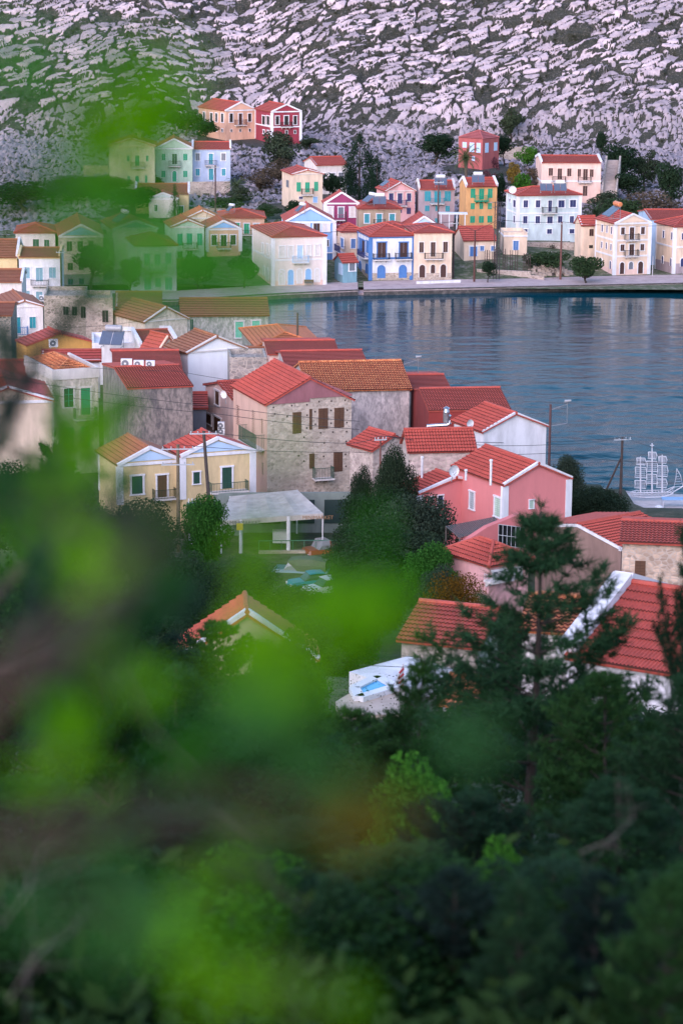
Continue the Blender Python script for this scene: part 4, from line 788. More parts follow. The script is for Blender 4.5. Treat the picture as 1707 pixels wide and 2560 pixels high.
# solar heaters, air conditioners, dishes
def solar(label, Z, x, y, D, s=1.0, rz=0, n=2, tank=True, tc=WHT, tilt=R(35)):
    c = P2(Z, x, y, D); root = empty('solar_heater', c, rz, label=label, cat='solar heater', group='solar heaters on the roofs'); cz, sz = math.cos(tilt)*1.7*s, math.sin(tilt)*1.7*s
    for k in range(n):
        a = (k-(n-1)/2)*1.05*s; m = MB(); m.hexa([(a-.5*s, -cz/2, 0), (a+.5*s, -cz/2, 0), (a+.5*s, cz/2, sz), (a-.5*s, cz/2, sz), (a-.5*s, -cz/2, .09), (a+.5*s, -cz/2, .09), (a+.5*s, cz/2, sz+.09), (a-.5*s, cz/2, sz+.09)]); m.build('panel', paint((.10, .12, .17), .2), root)
    m = MB()
    for a in (-.9*s, .9*s): m.beam((a, cz/2, -.5), (a, cz/2, sz+.2), .05, .05); m.beam((a, -cz/2, -.3), (a, cz/2, -.3), .05, .05)
    m.build('stand', paint(GREY), root)
    if tank: m = MB(); m.tube([(-.75*s, cz/2+.1, sz+.32*s), (-.7*s, cz/2+.1, sz+.32*s), (.7*s, cz/2+.1, sz+.32*s), (.75*s, cz/2+.1, sz+.32*s)], [.2*s, .29*s, .29*s, .2*s], 12); m.build('tank', paint(tc, .35, .0 if tc == WHT else .0), root)
solar('large solar heater with a grey tank on the small white house', 14, 1045, 892, 260, 1.15, R(-8), 2, True, (.35, .34, .38))
solar('solar heater on the mauve grey house roof', 2, 1180, 282, 423, 1.0); solar('solar heater on the orange yellow house roof', 3, 245, 398, 418, 1.0)
solar('left solar heater on the pale green mansion', 3, 685, 452, 402, .95); solar('right solar heater on the pale green mansion', 3, 775, 452, 402, .95)
solar('solar heater on the left slope of the beige house roof', 2, 672, 400, 402, .9, R(-60)); solar('solar heater on the front slope of the beige house roof', 2, 752, 415, 399, 1.0)
solar('pair of long panels with an orange tank on the tall cream quay house', 13, 650, 195, 374, 1.3, R(-72), 2, True, (.62, .2, .08)); solar('solar heater on the pink gabled house roof', 2, 785, 290, 424, .8, R(-70), 2, False)
solar('solar heater behind the azure pediment', 2, 190, 468, 386, .8, R(-50), 1); solar('solar heater on the left slope of the teal pediment house', 4, 690, 262, 392, 1.2, R(-60), 2); solar('small solar heater above the peach hipped house', 1, 945, 842, 408, .7, R(-40), 1)
def acunit(label, Z, x, y, D, w=.85, hh=.75, rz=0, side=False):
    c = P2(Z, x, y, D); root = empty('air_conditioner', c, rz, label=label, cat='air conditioner', group='air conditioner units'); m = MB(); m.box(-w/2, w/2, -.17, .17, -hh/2, hh/2); m.build('casing', paint(WHT, .45), root)
    m = MB(); m.tube([(-w*.12, -.17, 0), (-w*.12, -.2, 0)], hh*.40, 16); m.build('fan_grille', paint((.16, .17, .20), .5), root)
    m = MB(); m.tube([(-w*.12, -.2, 0), (-w*.12, -.215, 0)], hh*.12, 10); m.build('hub', paint(WHT), root)
    m = MB(); m.box(-w*.4, -w*.34, -.15, .15, -hh/2-.15, -hh/2).box(w*.34, w*.4, -.15, .15, -hh/2-.15, -hh/2); m.build('foot', paint(GREY), root)
acunit('largest air conditioner, left of three on the red roof', 17, 942, 162, 229, 1.0, .82); acunit('middle air conditioner of three on the red roof', 17, 1046, 167, 229, .9, .65); acunit('right air conditioner of three on the red roof', 17, 1145, 166, 229, .8, .58)
acunit('air conditioner on the ochre gable', 14, 498, 885, 262.5, .9, .8, R(24)); acunit('upper air conditioner on the pink cottage flank', 6, 286, 715, 226, .6, .6); acunit('lower air conditioner on the pink cottage flank', 6, 287, 752, 226, .6, .6)
acunit('left rooftop tank of the pair by the pale shuttered house', 14, 392, 465, 318, .6, .75); acunit('right rooftop unit of the pair by the pale shuttered house', 14, 432, 474, 317, .6, .75)
def dish(label, Z, x, y, D, r=.42, rz=0):
    c = P2(Z, x, y, D); root = empty('satellite_dish', c, rz, label=label, cat='satellite dish', group='satellite dishes'); m = MB(); rings = [(0, .12), (.45, .09), (.8, .02), (1, -.06)]; n = 16; V = []
    for q, dd in rings:
        for k in range(n): a = 2*math.pi*k/n; V.append((q*r*math.cos(a), dd*r*2, q*r*math.sin(a)))
    m.v = V
    for i in range(3):
        for k in range(n): m.f.append((i*n+k, i*n+(k+1) % n, (i+1)*n+(k+1) % n, (i+1)*n+k))
    m.build('reflector', paint(WHT, .4), root); m = MB(); m.tube([(0, .15, -r), (0, -.35, -.05)], .02, 5).tube([(0, .1, -.1), (0, .3, -.9)], .035, 6); m.build('arm', paint(GREY), root)
dish('satellite dish on the pink cottage', 6, 303, 520, 224, .36, R(-40)); dish('satellite dish on the white house by the water', 7, 745, 502, 206, .35, R(35)); dish('tilted satellite dish between the salmon roofs', 16, 525, 262, 188, .45, R(30)); dish('satellite dish at the corner of the pale green mansion', 3, 467, 447, 401, .6)
def pipe(label, Z, x, y0, y1, D, r=.09):
    a = P2(Z, x, y1, D); hgt = P2(Z, x, y0, D).z-a.z; root = empty('flue_pipe', a, 0, label=label, cat='flue pipe', group='white flue pipes'); m = MB(); m.tube([(0, 0, -.4), (0, 0, hgt-.15)], r, 10); m.build('pipe', paint(WHT, .5), root); m = MB(); m.tube([(0, 0, hgt-.12), (0, 0, hgt)], [r*1.5, r*1.3], 10); m.build('cap', paint(WHT, .5), root)
pipe('tall white flue pipe on the main salmon roof', 16, 840, 165, 340, 185); pipe('short white flue pipe on the salmon house parapet', 16, 628, 250, 298, 189); pipe('white flue pipe behind the salmon wing', 16, 254, 140, 300, 196)
def duct():
    root = empty('metal_duct', P2(7, 470, 520, 216), 0, label='shiny metal ventilation duct bending over the dark red wall', cat='duct'); o = root.location.copy()
    pts = [P2(7, x, y, D)-o for x, y, D in ((470, 560, 216), (475, 518, 216), (600, 510, 216), (615, 500, 216), (618, 455, 216), (600, 440, 216))]; m = MB(); m.tube(pts, .16, 10); m.build('pipe', paint((.55, .56, .6), .25, .9), root)
    m = MB(); c = P2(7, 596, 450, 216)-o; m.tube([c+Vector((0, 0, -.6)), c+Vector((0, 0, .3)), c+Vector((0, 0, .6))], [.28, .28, .18], 12); m.tube([c+Vector((0, 0, .62)), c+Vector((0, 0, .75))], [.3, .1], 12); m.build('cowl', paint((.5, .51, .55), .3, .9), root)
duct()
# market awning
def market():
    D = 200; bl, br_ = P2(20, 150, 400, D-3.5), P2(20, 1405, 310, D-3.0); tr = P2(20, 1090, 88, D+4.6); tl = P2(20, 270, 135, D+4.2)
    tr.z = br_.z+.2; tl.z = bl.z+.25
    base = Vector(((bl.x+br_.x)/2, D, gz(0, D))); root = empty('awning', base, 0, label='dusty white fabric awning of the market with lettered valance', cat='awning'); q = [p-base for p in (bl, br_, tr, tl)]
    m = MB(); n = 8; rows = []
    for i in range(n+1):
        a = q[0].lerp(q[3], i/n); b = q[1].lerp(q[2], i/n); rows.append([a.lerp(b, j/12)-Vector((0, 0, .12*math.sin(math.pi*((j*2) % 6)/6)*math.sin(math.pi*i/n))) for j in range(13)])
    for i in range(n):
        for j in range(12): m.poly([rows[i][j], rows[i][j+1], rows[i+1][j+1], rows[i+1][j]])
    cl = plaster((.50, .46, .42), .35); m.build('canopy', cl, root)
    m = MB(); m.prism([q[0]-Vector((0, 0, .42)), q[1]-Vector((0, 0, .42)), q[1], q[0]], (0, .03, 0)); m.prism([q[1]-Vector((0, 0, .42)), q[2]-Vector((0, 0, .42)), q[2], q[1]], (.03, 0, 0)); val = m.build('valance', cl, root)
    for k, t in enumerate((.09, .80)):
        cu = bpy.data.curves.new('lettering', 'FONT'); cu.body = 'MINIMARKET' if k == 0 else 'MINIMARKET'; cu.size = .42; cu.extrude = .006; cu.materials.append(paint((.10, .09, .10) if k == 0 else (.30, .17, .08), .7))
        tmp = bpy.data.objects.new('lettering', cu); me = bpy.data.meshes.new_from_object(tmp); bpy.data.objects.remove(tmp); o = link('lettering', me, None, val); d = (q[1]-q[0]).normalized(); p = q[0].lerp(q[1], t)-Vector((0, .03, .36)); o.location = p; o.rotation_euler = (math.pi/2, 0, math.atan2(d.y, d.x))
    for x, yb, nm in ((1405, 590, .05), (985, 740, .16), (400, 600, .14), (160, 600, .06)):
        t = (x-150)/1255; p = q[0].lerp(q[1], t); m = MB(); m.tube([(p.x, p.y+.1, -.3), (p.x, p.y+.1, p.z-.05)], nm, 8); m.build('post', paint(WHT, .6), root)
    for p in (q[2], q[3]): m = MB(); m.tube([(p.x, p.y, -.3), (p.x, p.y, p.z)], .06, 8); m.build('post', paint(WHT, .6), root)
    r2_ = empty('terrace_wall', base+Vector((2.0, -3.4, -.6)), R(4), label='low stone wall with a rail in front of the market awning', cat='wall'); m = MB(); m.box(-3, 5.2, 0, .4, -1.5, .8); m.build('masonry', stone(C['stn'], C['mort'], 3), r2_); m = MB(); m.beam((-3, .2, 1.6), (5.2, .2, 1.6), .06, .06)
    for k in range(10): m.beam((-3+k*.9, .2, .8), (-3+k*.9, .2, 1.6), .04, .04)
    m.build('rail', paint((.05, .16, .11)), r2_)
    c = P2(20, 885, 590, 199); o = empty('chest_freezer', c, 0, label='white chest freezer under the market awning', cat='freezer'); m = MB(); m.box(-.6, .6, -.35, .35, -.5, .4); m.build('body', paint(WHT, .4), o); m = MB(); m.box(-.62, .62, -.37, .37, .41, .48); m.build('lid', paint((.6, .62, .66), .3), o)
    c = P2(20, 235, 490, 198); o = empty('notice_board', c, 0, label='grey lettered board left under the market awning', cat='sign board'); m = MB(); m.box(-.95, .95, -.05, .05, -.6, .55); m.build('board', paint((.30, .34, .36)), o); m = MB(); m.box(-.95, .95, -.08, -.06, .42, .58); m.build('header', paint((.32, .15, .10)), o)
    c = P2(20, 388, 475, 196); o = empty('notice', c, 0, label='small yellow notice on the awning post', cat='sign'); m = MB(); m.box(-.25, .25, -.03, .03, -.28, .28); m.build('plate', paint((.55, .45, .05)), o)
    # shop front behind
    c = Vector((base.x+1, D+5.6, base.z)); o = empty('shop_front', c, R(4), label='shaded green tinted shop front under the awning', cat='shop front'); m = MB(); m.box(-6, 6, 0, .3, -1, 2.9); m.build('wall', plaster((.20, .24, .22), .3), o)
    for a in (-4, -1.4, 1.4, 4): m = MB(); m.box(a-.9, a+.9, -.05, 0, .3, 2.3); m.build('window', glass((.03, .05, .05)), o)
market()
# vehicles
def vehicle(label, Z, x, y, D, rz, L=3.9, W=1.6, body=(.03, .16, .22), kind='car', name='parked_car', cat='car', s=1.0):
    c = P2(Z, x, y, D); g = gz(c.x, c.y); z0 = c.z-.75; root = empty(name, (c.x, c.y, z0), rz, label=label, cat=cat, group='vehicles parked beside the market'); root.scale = (s, s, s); bm = paint(body, .3)
    hw = W/2
    def loft(secs, mat, nm, par=root):
        m = MB(); n = len(secs[0])
        for sct in secs: m.v += sct
        for i in range(len(secs)-1):
            for k in range(n): k2 = (k+1) % n; m.f.append((i*n+k, i*n+k2, (i+1)*n+k2, (i+1)*n+k))
        m.f.append(tuple(range(n-1, -1, -1))); m.f.append(tuple((len(secs)-1)*n+k for k in range(n))); return m.build(nm, mat, par)
    def sec(x_, w, z1, z2, r=.12): return [(x_, -w, z1), (x_, -w-.02, (z1+z2)/2), (x_, -w+r, z2), (x_, w-r, z2), (x_, w+.02, (z1+z2)/2), (x_, w, z1)]
    if kind == 'car': prof = [(-L/2, .86, .35, .62), (-L/2+.15, .96, .28, .80), (-.35*L/2, 1, .25, .88), (.2*L, 1, .25, .92), (L/2-.2, .97, .28, .88), (L/2, .88, .38, .72)]
    else: prof = [(-L/2, .9, .4, .85), (-L/2+.15, .97, .35, 1.0), (0, 1, .35, 1.02), (L/2-.1, 1, .35, 1.02), (L/2, .97, .4, 1.0)]
    loft([sec(a*1.0, hw*w, z1, z2) for a, w, z1, z2 in prof], bm, 'body')
    if kind == 'car':
        loft([sec(-.22*L, hw*.84, .86, .9, .1), sec(-.09*L, hw*.78, .86, 1.38, .14), (sec(.20*L, hw*.78, .86, 1.40, .14)), sec(.36*L, hw*.82, .86, .92, .1)], glass((.05, .06, .07)), 'windows')
        loft([sec(-.10*L, hw*.80, 1.33, 1.40, .14), sec(.05*L, hw*.80, 1.36, 1.46, .2), sec(.22*L, hw*.80, 1.33, 1.41, .14)], bm, 'roof')
    else:
        loft([sec(-.28*L, hw*.92, .98, 1.05, .1), sec(-.20*L, hw*.88, .98, 1.62, .12), sec(.0*L, hw*.88, .98, 1.66, .12)], glass((.25, .26, .28)), 'windscreen')
        if kind == 'canvas':
            loft([sec(-.21*L, hw*.94, 1.64, 1.70, .12), sec(-.04*L, hw*.96, .95, 1.82, .2), sec(.22*L, hw*.98, .95, 1.86, .2), sec(.46*L, hw*.96, .95, 1.70, .2)], paint((.10, .11, .075), .9), 'canvas_top')
        else: loft([sec(-.02*L, hw*.9, .98, 1.65, .12), sec(.0, hw*.9, .98, 1.66, .12)], bm, 'cab_back'); 
    for wx in (-.31*L, .31*L):
        for sy in (-1, 1):
            m = MB(); m.tube([(wx, sy*(hw-.16), .3), (wx, sy*(hw+.03), .3)], .31, 14); w_ = m.build('wheel', paint((.015, .015, .016), .8), root); m = MB(); m.tube([(wx, sy*(hw+.03), .3), (wx, sy*(hw+.05), .3)], .17, 10); m.build('rim', paint(STEEL, .4), w_)
    for sy in (-1, 1): m = MB(); m.tube([(-L/2+.02, sy*hw*.68, .6), (-L/2-.04, sy*hw*.68, .6)], .11, 10); m.build('headlight', paint((.7, .7, .66), .2), root)
    m = MB(); m.box(-L/2-.08, -L/2+.04, -hw*.9, hw*.9, .34, .46); m.build('bumper', paint((.2, .2, .21), .4), root)
vehicle('old blue pickup with a dark green canvas top', 21, 740, 640, 191, R(-10), 4.4, 1.75, (.04, .12, .18), 'canvas', 'pickup_truck', 'pickup truck')
vehicle('turquoise car beside the canvas topped pickup', 21, 920, 790, 186.5, R(18), 3.7, 1.55, (.01, .17, .24)); vehicle('white hatchback with a dark rear trim, half hidden by a tree', 21, 1170, 880, 184.5, R(30), 3.8, 1.6, (.66, .66, .70))
vehicle('rust red pickup with a bright windscreen behind the others', 21, 1160, 290, 197.5, R(25), 3.8, 1.7, (.25, .06, .03), 'truck', 'pickup_truck', 'pickup truck')
# ship monument and pier
def pier():
    m = MB(); m.prism([(24.5, 224.5, .9), (60, 220.5, .9), (60, 229.5, .9), (24.5, 232.5, .9)], (0, 0, .5)); root = empty('pier', (0, 0, 0), 0, label='pale concrete pier on dark piles carrying the ship monument', cat='pier'); m.build('deck', plaster((.58, .52, .52), .3), root)
    m = MB(); m.beam((24.5, 224.6, 1.5), (60, 220.6, 1.5), .5, .22); m.build('kerb', plaster((.72, .68, .70), .15), root)
    for k in range(9): m = MB(); x = 26+k*3.6; m.box(x, x+.7, 225.6, 226.3, -3, .9).box(x, x+.7, 228.8, 229.4, -3, .9); m.build('pile', plaster((.12, .11, .10), .3), root)
    m = MB(); m.prism([(18, 219, .8), (27.5, 219, .8), (27.5, 233, .8), (18, 238, .8)], (0, 0, .55)); o = m.build('harbour_paving', plaster((.42, .36, .36), .3), None, kind='structure')
    r_ = empty('bollard', (28.5, 224.4, 1.4), 0, label='white mooring bollard on the pier edge', cat='bollard'); m = MB(); m.tube([(0, 0, 0), (0, 0, .45), (0, 0, .5), (0, 0, .62)], [.28, .25, .36, .2], 10); m.build('post', paint(WHT), r_)
pier()
def ship():
    D = 229.0; f = lambda x, y: P2(11, x, y, D); base = f(1270, 1072); base.z = 1.42; root = empty('ship_sculpture', base, 0, label='white metal frame sculpture of a three masted sailing ship on the pier', cat='sculpture'); w = paint((.62, .61, .66), .4)
    q = lambda x, y: f(x, y)-base
    m = MB(); hull = [q(1065, 1045), q(1075, 1080), q(1200, 1082), q(1380, 1075), q(1465, 1045), q(1485, 990), q(1410, 1030), q(1250, 1035), q(1120, 1035), q(1065, 1045)]
    for dy in (-.45, .45):
        m.tube([p+Vector((0, dy*(1 if 1 < i < 5 or 5 < i < 9 else .2), 0)) for i, p in enumerate(hull)], .05, 6)
    for k in range(14): x = 1085+k*28; a = q(x, 1040); b = q(x, 1078); m.tube([a+Vector((0, -.45, 0)), b+Vector((0, -.2, 0))], .02, 4).tube([a+Vector((0, .45, 0)), b+Vector((0, .2, 0))], .02, 4).tube([a+Vector((0, -.45, 0)), a+Vector((0, .45, 0))], .02, 4)
    m.tube([q(1465, 1045), q(1568, 985)], .05, 6); m.tube([q(1075, 1060)+Vector((0, -.4, 0)), q(1465, 1040)+Vector((0, -.3, 0))], .03, 5); m.build('hull', w, root)
    for x, yt, sails in ((1158, 700, [(1118, 1210, 712, 780), (1104, 1216, 800, 905), (1100, 1214, 928, 1005)]), (1270, 570, [(1230, 1315, 655, 722), (1215, 1322, 742, 845), (1212, 1318, 868, 960)]), (1368, 682, [(1330, 1412, 696, 764), (1316, 1422, 786, 892), (1312, 1414, 914, 1000)])):
        m = MB(); m.tube([q(x, 1078), q(x, yt)], [.09, .05], 8)
        if yt == 570: m.tube([q(x-20, 590), q(x+20, 590)], .04, 5)
        ms = m.build('mast', w, root)
        for x0, x1, y0, y1 in sails:
            m = MB(); c = [q(x0+4, y0), q(x1-8, y0+2), q(x1, (y0+y1)/2), q(x1-6, y1), q(x0, y1-6), q(x0+6, (y0+y1)/2), q(x0+4, y0)]
            for i in range(len(c)): c[i] = c[i]+Vector((0, -.12 if i in (2, 5) else 0, 0))
            m.tube(c, .045, 5)
            for k in range(1, 8): t = k/8; m.tube([c[0].lerp(c[1], t), c[4].lerp(c[3], t)+Vector((0, -.0, 0))], .016, 3)
            for k in range(1, 5): t = k/5; m.tube([c[0].lerp(c[4], t), c[1].lerp(c[3], t)], .016, 3)
            m.build('sail', w, ms)
    m = MB(); c = [q(1507, 815), q(1545, 880), q(1566, 985), q(1480, 992), q(1500, 900), q(1507, 815)]; m.tube(c, .035, 5)
    for k in range(1, 7): t = k/7; m.tube([c[0].lerp(c[3], t), c[0].lerp(c[2], t)], .016, 3)
    m.build('jib', w, root)
    o = empty('kiosk_table', P2(11, 1480, 1100, 226.5), 0, label='low light blue covered table on the pier', cat='table'); o.location.z = 1.4; m = MB(); m.box(-1.1, 1.1, -.5, .5, .75, .85); m.build('top', paint((.25, .42, .66)), o)
    for a in (-1, 1): m = MB(); m.box(a-.05, a+.05, -.4, .4, 0, .75); m.build('leg', paint((.5, .5, .56)), o)
ship()
# pool, terrace and screens
def pool():
    z = 21.3; pts = [at_z(*px(10, x, y), z) for x, y in ((800, 500), (1000, 380), (1120, 430), (1100, 560), (820, 560))]
    m = MB(); m.prism([(p.x, p.y, z-2.5) for p in reversed(pts)], (0, 0, 2.5)); m.build('pool_terrace', plaster((.50, .40, .33), .3), None, kind='structure')
    q = [at_z(*px(10, x, y), z+.1) for x, y in ((885, 445), (990, 393), (1072, 438), (908, 488))]; c = sum(q, Vector())/4
    root = empty('swimming_pool', (c.x, c.y, z), 0, label='bright blue swimming pool with a white rim', cat='swimming pool'); m = MB(); L = [p-Vector((c.x, c.y, z)) for p in q]
    for a, b in zip(L, L[1:]+L[:1]): m.beam((a.x, a.y, .1), (b.x, b.y, .1), .45, .24)
    m.build('rim', plaster((.72, .72, .74), .15), root); m = MB(); m.poly([(p.x, p.y, .14) for p in L]); wm = paint((.015, .30, .62), .08); m.build('pool_water', wm, root)
    d = P2(24, 708, 490, 104.2); root = empty('wall_sign', d, R(40), label='small red and white striped sail shaped sign beside the pool', cat='sign'); m = MB(); m.prism([(.18, -.02, -.7), (-.34, -.02, -.7), (-.30, -.02, -.1), (-.05, -.02, .5), (.18, -.02, .8)], (0, .04, 0)); b = m.build('plate', paint((.66, .60, .62)), root)
    for k in range(5): m = MB(); zz = -.55+k*.24; m.beam((-.30+k*.05, -.035, zz), (.16, -.035, zz+.16), .02, .09, up=(0, 0, 1)); m.build('stripe', paint((.5, .04, .07)), b)
pool()
def screen():
    root = empty('panel_screen', P2(9, 615, 420, 168), R(-28), label='dark glazed panel screen on a metal frame above the many sided roof', cat='panel screen'); root.scale = (.5, .5, .46); m = MB(); m.box(-1.9, 1.9, 0, .08, .2, 3.3); m.build('glazing', glass((.008, .009, .012)), root); m = MB()
    for k in range(7): a = -1.9+k*.633; m.box(a-.025, a+.025, -.06, 0, 0, 3.3)
    for zz in (.2, 1.7, 3.3): m.box(-1.9, 1.9, -.07, -.01, zz-.03, zz+.03)
    m.build('frame', paint(STEEL, .4), root)
    a, b, c, d = [P2(9, *p) for p in ((255, 300, 178), (520, 250, 184), (570, 300, 176), (330, 365, 171))]; cen = (a+b+c+d)/4; root = empty('pergola', cen, 0, label='weathered slatted pergola roof at the foot of the salmon house', cat='pergola'); m = MB()
    for k in range(26): t = k/25; m.beam(a.lerp(b, t)-cen, d.lerp(c, t)-cen, .09, .05)
    m.build('slats', paint((.10, .085, .08), .9), root); m = MB()
    for p in (a, b, c, d): m.tube([p-cen, (p.x-cen.x, p.y-cen.y, -4)], .06, 6)
    m.build('posts', paint((.12, .10, .09)), root)
    root = empty('garden_wall', P2(9, 500, 330, 172), R(28), label='salmon pink garden wall stepping down from the house', cat='wall'); m = MB(); m.prism([(-2.2, 0, -3), (2.4, 0, -3), (2.4, 0, 1.0), (-.2, 0, .35), (-2.2, 0, -.6)], (0, .5, 0)); m.build('masonry', plaster((.60, .18, .18), .15), root)
screen()
def terrace_walls():
    for lab, Z, pts, D0, hh in (('stone terrace wall under the light blue house', 1, ((600, 655, 445), (950, 655, 447)), 0, 2.6), ('low pale stone wall on the grassy slope', 1, ((690, 762, 428), (1250, 768, 432)), 0, .8), ('stone wall behind the orange yellow house', 2, ((1110, 225, 447), (1310, 228, 447)), 0, 1.4), ('stone wall under the pale green mansion', 3, ((565, 770, 399), (865, 770, 399)), 0, 1.2),
       ('low white kerb along the quay before the cream houses', 2, ((1010, 965, 371.5), (1320, 965, 373.5)), 0, .35), ('low wall crossing the waste ground', 22, ((330, 1075, 383), (1140, 1225, 377)), 0, .5), ('rubble retaining wall at the edge of the building lot', 22, ((-60, 1140, 381), (900, 1215, 379)), 0, .9), ('tan stone wall on the rocks right of the derelict red house', 3, ((360, 60, 500), (570, 60, 502)), 0, 2.6), ('wall beside the ruins above the grey white house', 2, ((255, 75, 470), (410, 75, 470)), 0, 2.2), ('stone parapet at the top of the far left slope', 1, ((-60, 455, 470), (110, 455, 470)), 0, 2.0)):
        a, b = [P2(Z, *p) for p in pts]; g = min(gz(a.x, a.y), gz(b.x, b.y)); c = (a+b)/2; root = empty('stone_wall', (c.x, c.y, g), 0, label=lab, cat='wall', group='low walls on the far side'); m = MB(); zt = max(a.z-g, .3)
        zt = hh; c.y += .01
        m.prism([(a.x-c.x, a.y-c.y, -1), (b.x-c.x, b.y-c.y, -1), (b.x-c.x, b.y-c.y, hh), (a.x-c.x, a.y-c.y, zt)], (0, .5, 0)); m.build('masonry', wallmat('white') if 'kerb' in lab else stone((.40, .31, .27), C['mort'], 2.6), root)
    # rebar columns of the unfinished building
    for k, (x, y0, y1) in enumerate(((105, 745, 1010), (148, 745, 1010), (240, 775, 1175), (290, 640, 1185), (430, 690, 1225), (460, 840, 1225), (560, 750, 1130), (650, 745, 1140), (800, 800, 1190), (875, 810, 1210))):
        p = P2(22, x, y0, 382-k*.1); g = 1.9; root = empty('steel_column', (p.x, p.y, g), 0, label='bare rusty reinforcement bars standing on the unfinished quay lot', cat='steel bars', group='reinforcement bars on the unfinished lot'); m = MB(); Hh = min(p.z-g, 3.6)
        for sx in (-1, 1):
            for sy in (-1, 1): m.tube([(sx*.16, sy*.16, -.3), (sx*.16, sy*.16, Hh)], .04, 4)
        for i in range(int(Hh/.4)): m.tube([(-.16, -.16, i*.4), (.16, -.16, i*.4)], .014, 3)
        m.build('bars', paint((.07, .04, .04), .8), root)
    # stone steps beside the shell pink house
    a = P2(3, 1050, 470, 437); b = P2(3, 1080, 250, 455); root = empty('stone_steps', a, 0, label='stone stairway climbing beside the shell pink house', cat='steps'); m = MB(); d = b-a; n = 26
    for i in range(n): t = i/n; m.box(d.x*t-.2, d.x*t+2.0, d.y*t, d.y*t+d.y/n+.3, d.z*t-2.5, d.z*t+.0)
    m.build('treads', plaster((.42, .34, .31), .3), root); m = MB()
    for s_ in (-.3, 2.1): m.prism([(s_, 0, -2), (d.x+s_, d.y, d.z-2), (d.x+s_, d.y, d.z+.6), (s_, 0, .6)], (.3, 0, 0))
    m.build('side_wall', stone((.40, .31, .27), C['mort'], 2.6), root)
    c = P2(2, 1265, 485, 408); root = empty('pergola', c, 0, label='white pergola between the mauve grey and the orange yellow houses', cat='pergola'); m = MB()
    for x_ in (-1.9, -.6, .6, 1.9): m.box(x_-.08, x_+.08, -1, -.8, -2.6, 0)
    m.build('posts', paint(WHT), root); m = MB(); m.box(-2.3, 2.3, -1.2, 1.2, 0, .14); m.build('top', paint(WHT), root)
    c = P2(22, 1210, 1010, 383); root = empty('rubble_heap', (c.x, c.y, 1.6), 0, label='heap of pale rubble and earth on the waste ground', cat='rubble heap'); rs = np.random.RandomState(4); m = MB()
    for i in range(160):
        a_ = rs.rand()*6.28; r_ = 3.6*rs.rand()**.6; h_ = 1.7*(1-r_/3.8); s_ = .12+.25*rs.rand(); x_, y_ = r_*math.cos(a_), r_*.7*math.sin(a_); z_ = h_*rs.rand()**.3
        m.hexa([(x_+sx*s_*(.6+.6*rs.rand()), y_+sy*s_*(.6+.6*rs.rand()), z_+sz*s_*(.6+.6*rs.rand())) for sz in (-1, 1) for sx, sy in ((-1, -1), (1, -1), (1, 1), (-1, 1))])
    m.build('stones', plaster((.45, .36, .31), .4), root)
    c = P2(2, 258, 985, 369); root = empty('bench', (c.x, c.y, 1.5), 0, label='small bench on the quay before the long pale mansion', cat='bench'); m = MB(); m.box(-.7, .7, -.2, .2, .4, .46).box(-.7, .7, .18, .22, .5, .85); m.build('seat', paint((.12, .07, .05)), root)
    for a_ in (-.55, .55): m = MB(); m.box(a_-.04, a_+.04, -.18, .2, 0, .4); m.build('leg', paint(GREY), root)
terrace_walls()
def beamholes():
    s = [q for q in H if q['label'].startswith('three storey stone')][0]; m = MB(); y = -s['d']/2
    for x, yy in ((570, 545), (728, 650), (780, 525), (955, 515), (1095, 478), (1237, 472), (1395, 463), (1050, 595), (1233, 580), (1420, 577), (957, 635), (1053, 740), (1233, 728), (1415, 720), (953, 783), (1113, 838), (1255, 830), (1412, 823), (922, 890), (1155, 955), (1408, 937), (860, 1103), (1148, 1110), (1400, 1088), (920, 1165), (1405, 1225), (585, 620)):
        p = local_hit(s, *px(15, x, yy), 'y', y); m.box(p.x-.065, p.x+.065, y-.015, y+.1, p.z-.07, p.z+.07)
    o = m.build('beam_holes', paint((.05, .03, .03), .9), s['root']); o['kind'] = 'stuff'
    m = MB(); x, he, r_ = s['w']/2, s['he'], s['rise']; m.prism([(-x, y-.03, he-.1), (0, y-.03, he-.05), (0, y-.03, he+.25), (x, y-.03, he+.25), (x, y-.03, he+.42), (0, y-.03, he+r_+.1), (-x, y-.03, he+.06)], (0, -.05, 0)); m.build('gable_render', plaster((.33, .13, .15), .35), s['root'])
    m = MB(); m.box(-x-.05, -x, y+.02, s['d']/2, -.5, he-.02); m.build('side_render', plaster((.60, .38, .31), .2), s['root'])
beamholes()
# ---------------------------------------------------------------- leaves, needles and trees
def rotvecs(rs, n):
    a = rs.normal(size=(n, 3)); a /= np.linalg.norm(a, axis=1)[:, None]; b = rs.normal(size=(n, 3)); b -= (a*b).sum(1)[:, None]*a; b /= np.linalg.norm(b, axis=1)[:, None]
    return a, b
def leafquads(P, size, rs, asp=.55, droop=None):
    """one four-cornered leaf per point"""
    n = len(P); a, b = rotvecs(rs, n)
    if droop is not None: a = a+np.array(droop); a /= np.linalg.norm(a, axis=1)[:, None]; b -= (a*b).sum(1)[:, None]*a; b /= np.linalg.norm(b, axis=1)[:, None]
    s = (size*(.6+.8*rs.rand(n)))[:, None]
    V = np.stack([P-a*s*.5, P+b*s*asp*.5, P+a*s*.5, P-b*s*asp*.5], 1).reshape(-1, 3)
    return V, np.arange(n*4).reshape(-1, 4)
def clumps(rs, n, blobs, shell=.75):
    w = np.array([b[3]*b[4]*b[5] for b in blobs])**.67; k = rs.choice(len(blobs), n, p=w/w.sum()); B = np.array(blobs)[k]
    d = rs.normal(size=(n, 3)); d /= np.linalg.norm(d, axis=1)[:, None]; r = (shell+(1-shell)*rs.rand(n)**.5*1.08)[:, None]
    r = np.where(rs.rand(n)[:, None] < .2, r*rs.rand(n)[:, None]**.4, r)
    return B[:, :3]+d*B[:, 3:6]*r
